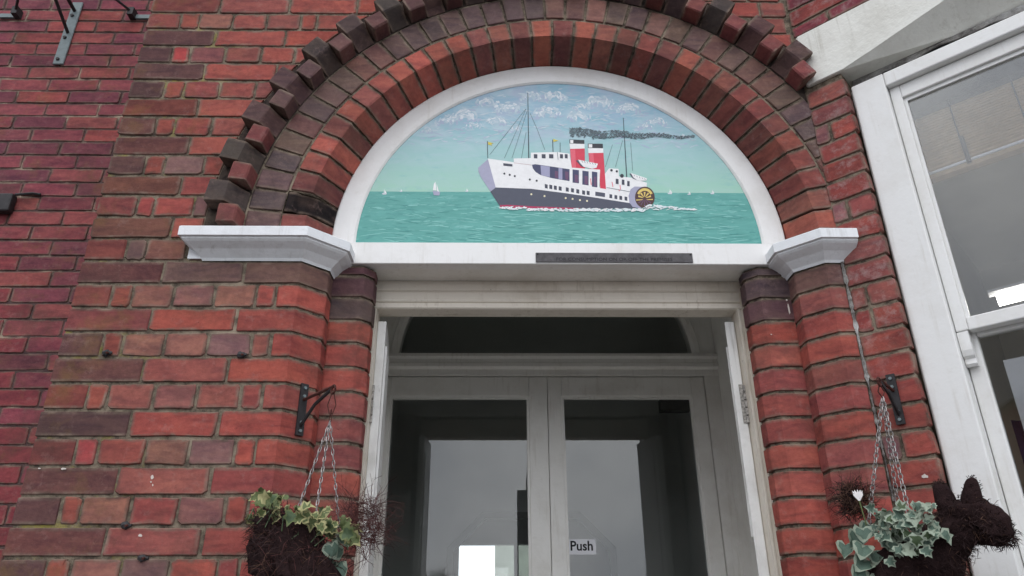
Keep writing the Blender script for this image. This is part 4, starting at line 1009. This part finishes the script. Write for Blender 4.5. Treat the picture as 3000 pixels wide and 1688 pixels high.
# white drips and spots of paint on the bricks
def spot(x, y, z, sx, sz, par, fr_=None):
    pts = [];
    for j in range(9):
        t = j*math.tau/9; q = 1+rnd(-.35, .35); pts.append((x+math.cos(t)*sx*q, z+math.sin(t)*sz*q))
    f_ = fr_ or F(y); MB().poly(pts, f_, .0022, .0012).build('paint_spot', M['drip'], par)
for x, z, a, b in ((-.881, .362, .0035, .0055), (-.882, .351, .002, .002), (-.876, .343, .0015, .003), (-.881, .222, .0045, .0035), (-1.108, .384, .006, .0025), (-1.17, .385, .003, .002)): spot(x, D0, z, a, b, pier)
spot(.866, D2, .884, .0022, .018, jamb); spot(.864, D2, .912, .0025, .003, jamb); spot(.80, D2, .80, .002, .002, jamb)
spot(.085, 0, .352, .007, .006, core, BAY)

# ------------------------------------------------------------------ hanging planters
def bracket(base, out, zt, zb, arm, lab, side_v, anchor_y):
    """wall plate between zb..zt on a wall with outward unit vector out"""
    b = Vector(base); o2 = Vector(out); w = Vector(side_v)
    r = tag(empty('hanging_bracket', (b.x, b.y, zb)), lab, 'bracket', 'brackets holding the animal planters')
    mb = MB(); vs = []
    for z in (zb, zt):
        for e in (.002, .008):
            for s in (-.011, .011): vs.append((b.x+o2.x*e+w.x*s, b.y+o2.y*e+w.y*s, z))
    mb.add(vs, [(0,1,3,2),(4,6,7,5),(0,4,5,1),(2,3,7,6),(0,2,6,4),(1,5,7,3)]); mb.build('wall_plate', M['iron'], r)
    za = zt-.045; tipv = Vector((b.x+o2.x*arm, b.y+o2.y*arm, za+.006))
    P_ = lambda d, z: (b.x+o2.x*d, b.y+o2.y*d, z)
    MB().tube([P_(.006, za), tipv], .0042, 6).build('arm', M['rust'], r)
    MB().tube([P_(.006, zb+.025), P_(arm*.45, zb+.045+(za-zb)*.28), P_(arm*.93, za)], .0048, 6).build('strut', M['iron'], r)
    ring = [(tipv.x+o2.x*(.009*math.cos(t)), tipv.y+o2.y*(.009*math.cos(t)), tipv.z-.008+.011*math.sin(t)) for t in [i*math.tau/10 for i in range(11)]]
    MB().tube(ring, .0032, 6).build('hook', M['rust'], r)
    for z in (zt-.012, zt-.035, zb+.035, zb+.012): MB().tube([P_(.007, z), P_(.012, z)], .0045, 6).build('screw', M['galv'], r)
    return tipv + Vector((0, 0, -.019))
def chain(p0, p1, parent, mat='chain', link_=.019, r=.0013):
    p0, p1 = Vector(p0), Vector(p1); d = p1-p0; n = max(2, int(d.length/(link_*.72))); dd = d.normalized(); a = dd.cross(Vector((.3, 1, 0))).normalized(); b = dd.cross(a); mb = MB()
    for i in range(n):
        c = p0 + d*((i+.5)/n); x = a if i % 2 else b; x = (x + .4*(b if i % 2 else a)).normalized()
        mb.tube([c + dd*(link_*.5*math.cos(t)) + x*(.0048*math.sin(t)) for t in [j*math.tau/8 for j in range(9)]], r, 4, 0, False)
    mb.build('chain', M[mat], parent)
def leaf_mesh(name, kind):
    """ivy: lobed outline with a pale margin round a green heart; cyclamen: rounded heart"""
    mb = MB()
    if kind == 'ivy': out_ = [(0, 0), (.34, -.16), (.62, .16), (.44, .42), (.52, .66), (.25, .70), (0, 1.08), (-.25, .70), (-.52, .66), (-.44, .42), (-.62, .16), (-.34, -.16)]
    else: out_ = [(0, .04), (.22, -.14), (.48, -.04), (.58, .26), (.44, .62), (.18, .86), (0, .98), (-.18, .86), (-.44, .62), (-.58, .26), (-.48, -.04), (-.22, -.14)]
    c = (0, .38); inn = [(c[0]+(p[0]-c[0])*q_+rnd(-.06, .06), c[1]+(p[1]-c[1])*q_+rnd(-.06, .06)) for p in out_ for q_ in (rnd(.55, .92),)]
    h = lambda p: .55*abs(p[0])**1.2 - .40*(p[1]-.3)**2 + rnd(-.10, .10)
    vs = [(p[0], p[1], h(p)) for p in out_] + [(p[0], p[1], h(p)) for p in inn] + [(0, .38, -.02)]; n = 12
    fs, ms = [], []
    for i in range(n):
        k = (i+1) % n; mb.add([], []); fs.append((i, k, n+k, n+i)); ms.append(1); fs.append((n+i, n+k, 2*n)); ms.append(0)
    me = bpy.data.meshes.new(name); me.from_pydata(vs, [], fs); me.materials.append(M['leafg' if kind == 'ivy' else 'leafd']); me.materials.append(M['leafc' if kind == 'ivy' else 'leafs'])
    me.polygons.foreach_set('material_index', ms); me.polygons.foreach_set('use_smooth', [True]*len(fs)); me.update(); return me
def recol(me, a, b): 
    m2 = me.copy(); m2.materials[0] = a; m2.materials[1] = b; return m2
IVY = [leaf_mesh('ivy_leaf', 'ivy') for _ in range(4)]; CYC = [leaf_mesh('broad_leaf', 'cyc') for _ in range(3)]
SILV = [recol(m, M['leafd'], M['leafs']) for m in IVY] + [recol(IVY[0], M['leafs'], M['leafs']), recol(IVY[2], M['leafk'], M['leafs'])]
IVY += [recol(IVY[1], M['leafk'], M['leafg']), recol(IVY[3], M['leafg'], M['leafg']), recol(IVY[0], M['leafc'], M['leafg'])]
def leaf(parent, me, pos, size, normal, point):
    n = Vector(normal).normalized(); y = Vector(point); y = (y - n*y.dot(n)).normalized(); x = y.cross(n)
    o = bpy.data.objects.new('leaf', me); col.objects.link(o)
    rot = Matrix((x, y, n)).transposed().to_4x4()
    o.matrix_basis = Matrix.Translation((pos[0], pos[1], pos[2]+ZC)) @ rot @ Matrix.Scale(size, 4); put(o, parent)
def loft(pts, rad, n=18, seed=0, amp=.006, squash=1.):
    """one continuous hairy body along pts with radii rad, refined and roughened"""
    P = [Vector(p) for p in pts]; Q, Rr = [], []
    for i in range(len(P)-1):
        for j in range(4):
            t = j/4; p0, p1, p2, p3 = P[max(i-1, 0)], P[i], P[i+1], P[min(i+2, len(P)-1)]
            Q.append(.5*((2*p1)+(-p0+p2)*t+(2*p0-5*p1+4*p2-p3)*t*t+(-p0+3*p1-3*p2+p3)*t**3)); r0, r1, r2, r3 = rad[max(i-1, 0)], rad[i], rad[i+1], rad[min(i+2, len(P)-1)]
            Rr.append(max(.003, .5*((2*r1)+(-r0+r2)*t+(2*r0-5*r1+4*r2-r3)*t*t+(-r0+3*r1-3*r2+r3)*t**3)))
    Q.append(P[-1]); Rr.append(rad[-1]); mb = MB(); mb.tube(Q, Rr, n)
    for i, v in enumerate(mb.v):
        v = Vector(v); f = noise.noise_vector(v*42+Vector((seed, 0, 0)))*amp + noise.noise_vector(v*15+Vector((0, seed, 0)))*amp*1.2; mb.v[i] = tuple(v+f)
    return mb, Q, Rr
def fuzz(parent, Q, Rr, n, L, name='fibres', mat='strand', wid=.0008, droop=.5):
    mb = MB()
    for _ in range(n):
        i = random.choices(range(len(Q)), [r+.001 for r in Rr])[0]; v = Vector((rnd(-1, 1), rnd(-1, 1), rnd(-1, 1))).normalized(); p = Q[i] + Vector((rnd(-1, 1), rnd(-1, 1), rnd(-1, 1)))*Rr[i]*.3 + v*Rr[i]*rnd(.75, .96)
        tdir = (v*rnd(.2, 1.) + Vector((rnd(-1, 1), rnd(-1, 1), rnd(-1, 1)))*.9).normalized(); l = L*rnd(.5, 1.4)*min(1, .25+Rr[i]/.05); sd_ = tdir.cross(Vector((rnd(-1, 1), rnd(-1, 1), .3))).normalized()*wid
        m_ = p + tdir*l*.5 + v*l*.12; e = p + tdir*l + Vector((0, 0, -droop*l*.4)); mb.add([p-sd_, p+sd_, m_+sd_, m_-sd_, e], [(0, 1, 2, 3), (3, 2, 4)])
    o = mb.build(name, M[mat], parent, fixn=False); tag(o, kind='stuff')
def tuft(parent, c, r, n, mat, name='tail', stretch=(1, 1, 1), L=.09):
    mb = MB()
    for _ in range(n):
        v = Vector((rnd(-1, 1)*stretch[0], rnd(-1, 1)*stretch[1], rnd(-1, 1)*stretch[2])); p = Vector(c)+v*r*.6; w = .0006*rnd(.6, 1.5); pts = [p]; d = Vector((rnd(-1, 1), rnd(-1, 1), rnd(-.7, 1))).normalized()
        for k_ in range(4): d = (d + Vector((rnd(-1, 1), rnd(-1, 1), rnd(-1, 1)))*.75).normalized(); pts.append(pts[-1]+d*L/4*rnd(.6, 1.2))
        mb.tube(pts, [w, w, w*.8, w*.6, w*.4], 3, 0, False)
    tag(mb.build(name, M[mat], parent, fixn=False), kind='stuff')

# planter with the ivy, on the pier's splay
tl = bracket((-.538, 1.949, 0), (.7071, -.7071, 0), .620, .478, .150, 'black iron plant bracket screwed to the splayed corner of the brick pier', (.7071, .7071, 0), 0)
p1 = tag(empty('animal_planter', (-.46, 1.82, .0)), 'brown coir animal planter with cream-edged ivy, hung from the pier bracket', 'planter', 'coir animal planters')
Bq = [(-.555, 1.82, .262), (-.545, 1.82, .245), (-.515, 1.81, .205), (-.475, 1.80, .15), (-.447, 1.80, .09), (-.435, 1.80, .02), (-.43, 1.80, -.06), (-.43, 1.80, -.14), (-.43, 1.80, -.17)]
mb, Q, Rr = loft(Bq, [.006, .030, .056, .080, .096, .098, .088, .05, .008], 30, 3, .022); mb.build('body', M['coir'], p1, smooth=True); fuzz(p1, Q, Rr, 5200, .034); fuzz(p1, Q, Rr, 3000, .036, 'fibres', 'twig', .0006); fuzz(p1, Q, Rr, 1500, .04, 'fibres', 'straw', .0005)
jl = tl + Vector((0, 0, -.055)); 
for sx in (-.006, .006): MB().tube([tl+Vector((sx*.3, 0, .004)), tl+Vector((sx*1.8, 0, -.03)), jl+Vector((sx*.6, 0, 0))], .0016, 5).build('ring', M['rust'], p1)
chain(jl+Vector((0, 0, .012)), jl+Vector((0, 0, -.018)), p1, 'rust'); jc = jl+Vector((0, 0, -.018))
for e in ((-.485, 1.81, .245), (-.425, 1.765, .245), (-.385, 1.84, .235)): chain(jc, e, p1)
tuft(p1, (-.325, 1.83, .235), .085, 420, 'twig', 'tail', (.8, .6, 1.), .10)
random.seed(5)
for i in range(64):
    t = (i % 32)/31; x = -.585+.25*t+rnd(-.012, .012); y = 1.75+rnd(-.03, .06)+(.05 if t < .2 else 0); z = .292-.075*t+rnd(-.022, .02)
    if i in (0, 1): x, y, z = -.585+rnd(-.01, .01), 1.80, .285-.035*i
    leaf(p1, random.choice(IVY), (x, y, z), rnd(.014, .032), (rnd(-.9, .9), -1, rnd(-.5, 1.2)), (rnd(-1, 1), 0, rnd(-1, .4)))
for i in range(9):
    xx = -.58+.028*i; MB().tube([(xx+.02, 1.80, .20), (xx+rnd(-.01, .02), 1.765, .265-.006*i), (xx+rnd(-.03, .02), 1.74, .235-.008*i)], .0013, 4).build('stem', M['leafk'], p1)
for i in range(7): leaf(p1, random.choice(CYC), (-.365+rnd(-.03, .02), 1.765+rnd(-.01, .04), .205-.012*i+rnd(-.01, .01)), rnd(.03, .042), (rnd(-.3, .6), -1, rnd(0, .6)), (rnd(.2, 1), 0, -1))

# planter with the animal head, on the bay wall
random.seed(8)
b2 = BAY(.060, 0, 0)
tr = bracket((b2[0], b2[1], 0), (-NX, -NY, 0), .622, .487, .118, 'black iron plant bracket screwed to the narrow bay wall beside the sash window', (UX, UY, 0), 0)
p2 = tag(empty('animal_planter', (.93, 1.73, -.05)), 'brown coir animal planter with upright ears and long muzzle, hung beside the sash window', 'planter', 'coir animal planters')
def AX(t, e, z): return Vector((.905+UX*t-NX*e, 1.735+UY*t-NY*e, z))
Bq = [AX(-.035, 0, -.20), AX(-.03, 0, -.16), AX(-.018, 0, -.05), AX(-.005, 0, .05), AX(.01, 0, .115), AX(.055, .0, .150), AX(.095, .0, .182), AX(.128, .0, .218), AX(.150, .0, .222), AX(.175, .0, .200), AX(.196, .0, .182), AX(.206, 0, .176)]
mb, Q, Rr = loft(Bq, [.006, .055, .085, .088, .078, .058, .047, .043, .039, .033, .026, .006], 30, 7, .013); mb.build('body', M['coir'], p2, smooth=True); fuzz(p2, Q, Rr, 1600, .018, 'fibres', 'straw', .0005); fuzz(p2, Q, Rr, 9000, .015, 'fibres', 'strand', .0008)
Cq = [AX(.03, .0, .06), AX(.075, -.0, .03), AX(.11, 0, -.03), AX(.13, 0, -.12), AX(.135, 0, -.18)]
mb, Q2, R2 = loft(Cq, [.03, .055, .055, .045, .01], 18, 4, .007); mb.build('chest', M['coir'], p2, smooth=True); fuzz(p2, Q2, R2, 1800, .017)
for t0, t1, zt in ((.112, .104, .302), (.150, .167, .301)):
    mb, Q3, R3 = loft([AX(t0, 0, .222), AX((t0+t1)/2, .004, .258), AX(t1, .006, zt-.008), AX(t1, .006, zt)], [.021, .020, .014, .004], 14, 2, .004); mb.build('ear', M['coir'], p2, smooth=True); fuzz(p2, Q3, R3, 500, .010)
jl = tr + Vector((0, 0, -.03))
MB().tube([tr+Vector((0, 0, .006)), tr+Vector((.008, 0, -.015)), jl], .0018, 5).build('ring', M['rust'], p2); MB().tube([tr+Vector((0, 0, .006)), tr+Vector((-.008, 0, -.015)), jl], .0018, 5).build('ring', M['rust'], p2)
for e in (AX(-.06, .02, .225), AX(.035, .035, .225), AX(-.01, -.05, .235)): chain(jl, e, p2)
tuft(p2, (.845, 1.79, .282), .05, 300, 'straw', 'tail', (1, .8, 1.1), .055); tuft(p2, (.838, 1.80, .285), .045, 420, 'strand', 'tail', (1, .8, 1.1), .05)
for i in range(78):
    t = rnd(-.03, .10); z = .245 - .10*random.random()**1.5 + rnd(-.015, .015); e = .075+rnd(-.03, .025)-(.255-z)*-.12
    if t > .07: z = max(z, .19)
    leaf(p2, random.choice(SILV), AX(t, e, z), rnd(.013, .031), (rnd(-.9, .6), -1, rnd(-.4, 1.3)), (rnd(-.4, 1), 0, rnd(-1.2, .1)))
for i in range(9): leaf(p2, random.choice(CYC), AX(-.085+rnd(-.03, .04), .05+rnd(-.01, .03), .225-.014*i+rnd(-.01, .01)), rnd(.028, .042), (rnd(-.5, .1), -1, rnd(.1, .8)), (rnd(-1, .1), 0, -.7))
mb = MB(); c = AX(-.06, .05, .275)
for i in range(5):
    a = -.7+i*.35; d = Vector((math.sin(a)*.7, .1*math.cos(i), 1)).normalized(); s_ = Vector((1, 0, 0))*.005; mb.add([c-s_*.4, c+s_*.4, c+d*.014+s_, c+d*.026, c+d*.014-s_], [(0, 1, 2, 3, 4)])
mb.build('flower', M['petal'], p2, fixn=False); MB().tube([AX(-.055, .05, .22), c], .0015, 5).build('flower_stem', M['leafg'], p2)


# ------------------------------------------------------------------ unseen house, added to darken the reflection in the window glass
ho = tag(empty('added_house', (-17, -13.4, BOT)), 'red brick house with a slate roof, added out of view to darken the sash window reflection', 'house')
def HO(a, d, z): return (-17 + .62*a + .79*d, -13.4 - .79*a + .62*d, z)
m_hw = m_plain('house_brick', (.17,.075,.066,1), .9, .2, .3, 4); m_sl = m_plain('roof_slate', (.075,.08,.095,1), .7, .3, .3, 6)
MB().box(-9, 9, -7, 0, BOT, 6.4, 0, HO).build('wall', m_hw, ho)
MB().rings([[HO(a, d, z) for d, z in ((-7.3, 6.3), (-3.5, 9.4), (.3, 6.3), (.3, 6.2), (-7.3, 6.2))] for a in (-9.2, 9.2)]).build('roof', m_sl, ho)
for a in (-6.5, -2.5, 2.5, 6.5):
    for z in (-.7, 1.9, 4.2):
        w_ = MB().box(a-.55, a+.55, -.02, .05, z, z+1.7, 0, HO).build('window', M['sash'], ho); MB().box(a-.47, a+.47, .052, .058, z+.08, z+1.62, 0, HO).build('pane', M['ink'], w_)
MB().box(-.5, .5, -.02, .06, BOT, .5, 0, HO).build('door', m_plain('dark_door', S(40,46,60), .5, .4, .1, 10), ho)
scene.render.resolution_x = 1024; scene.render.resolution_y = 576
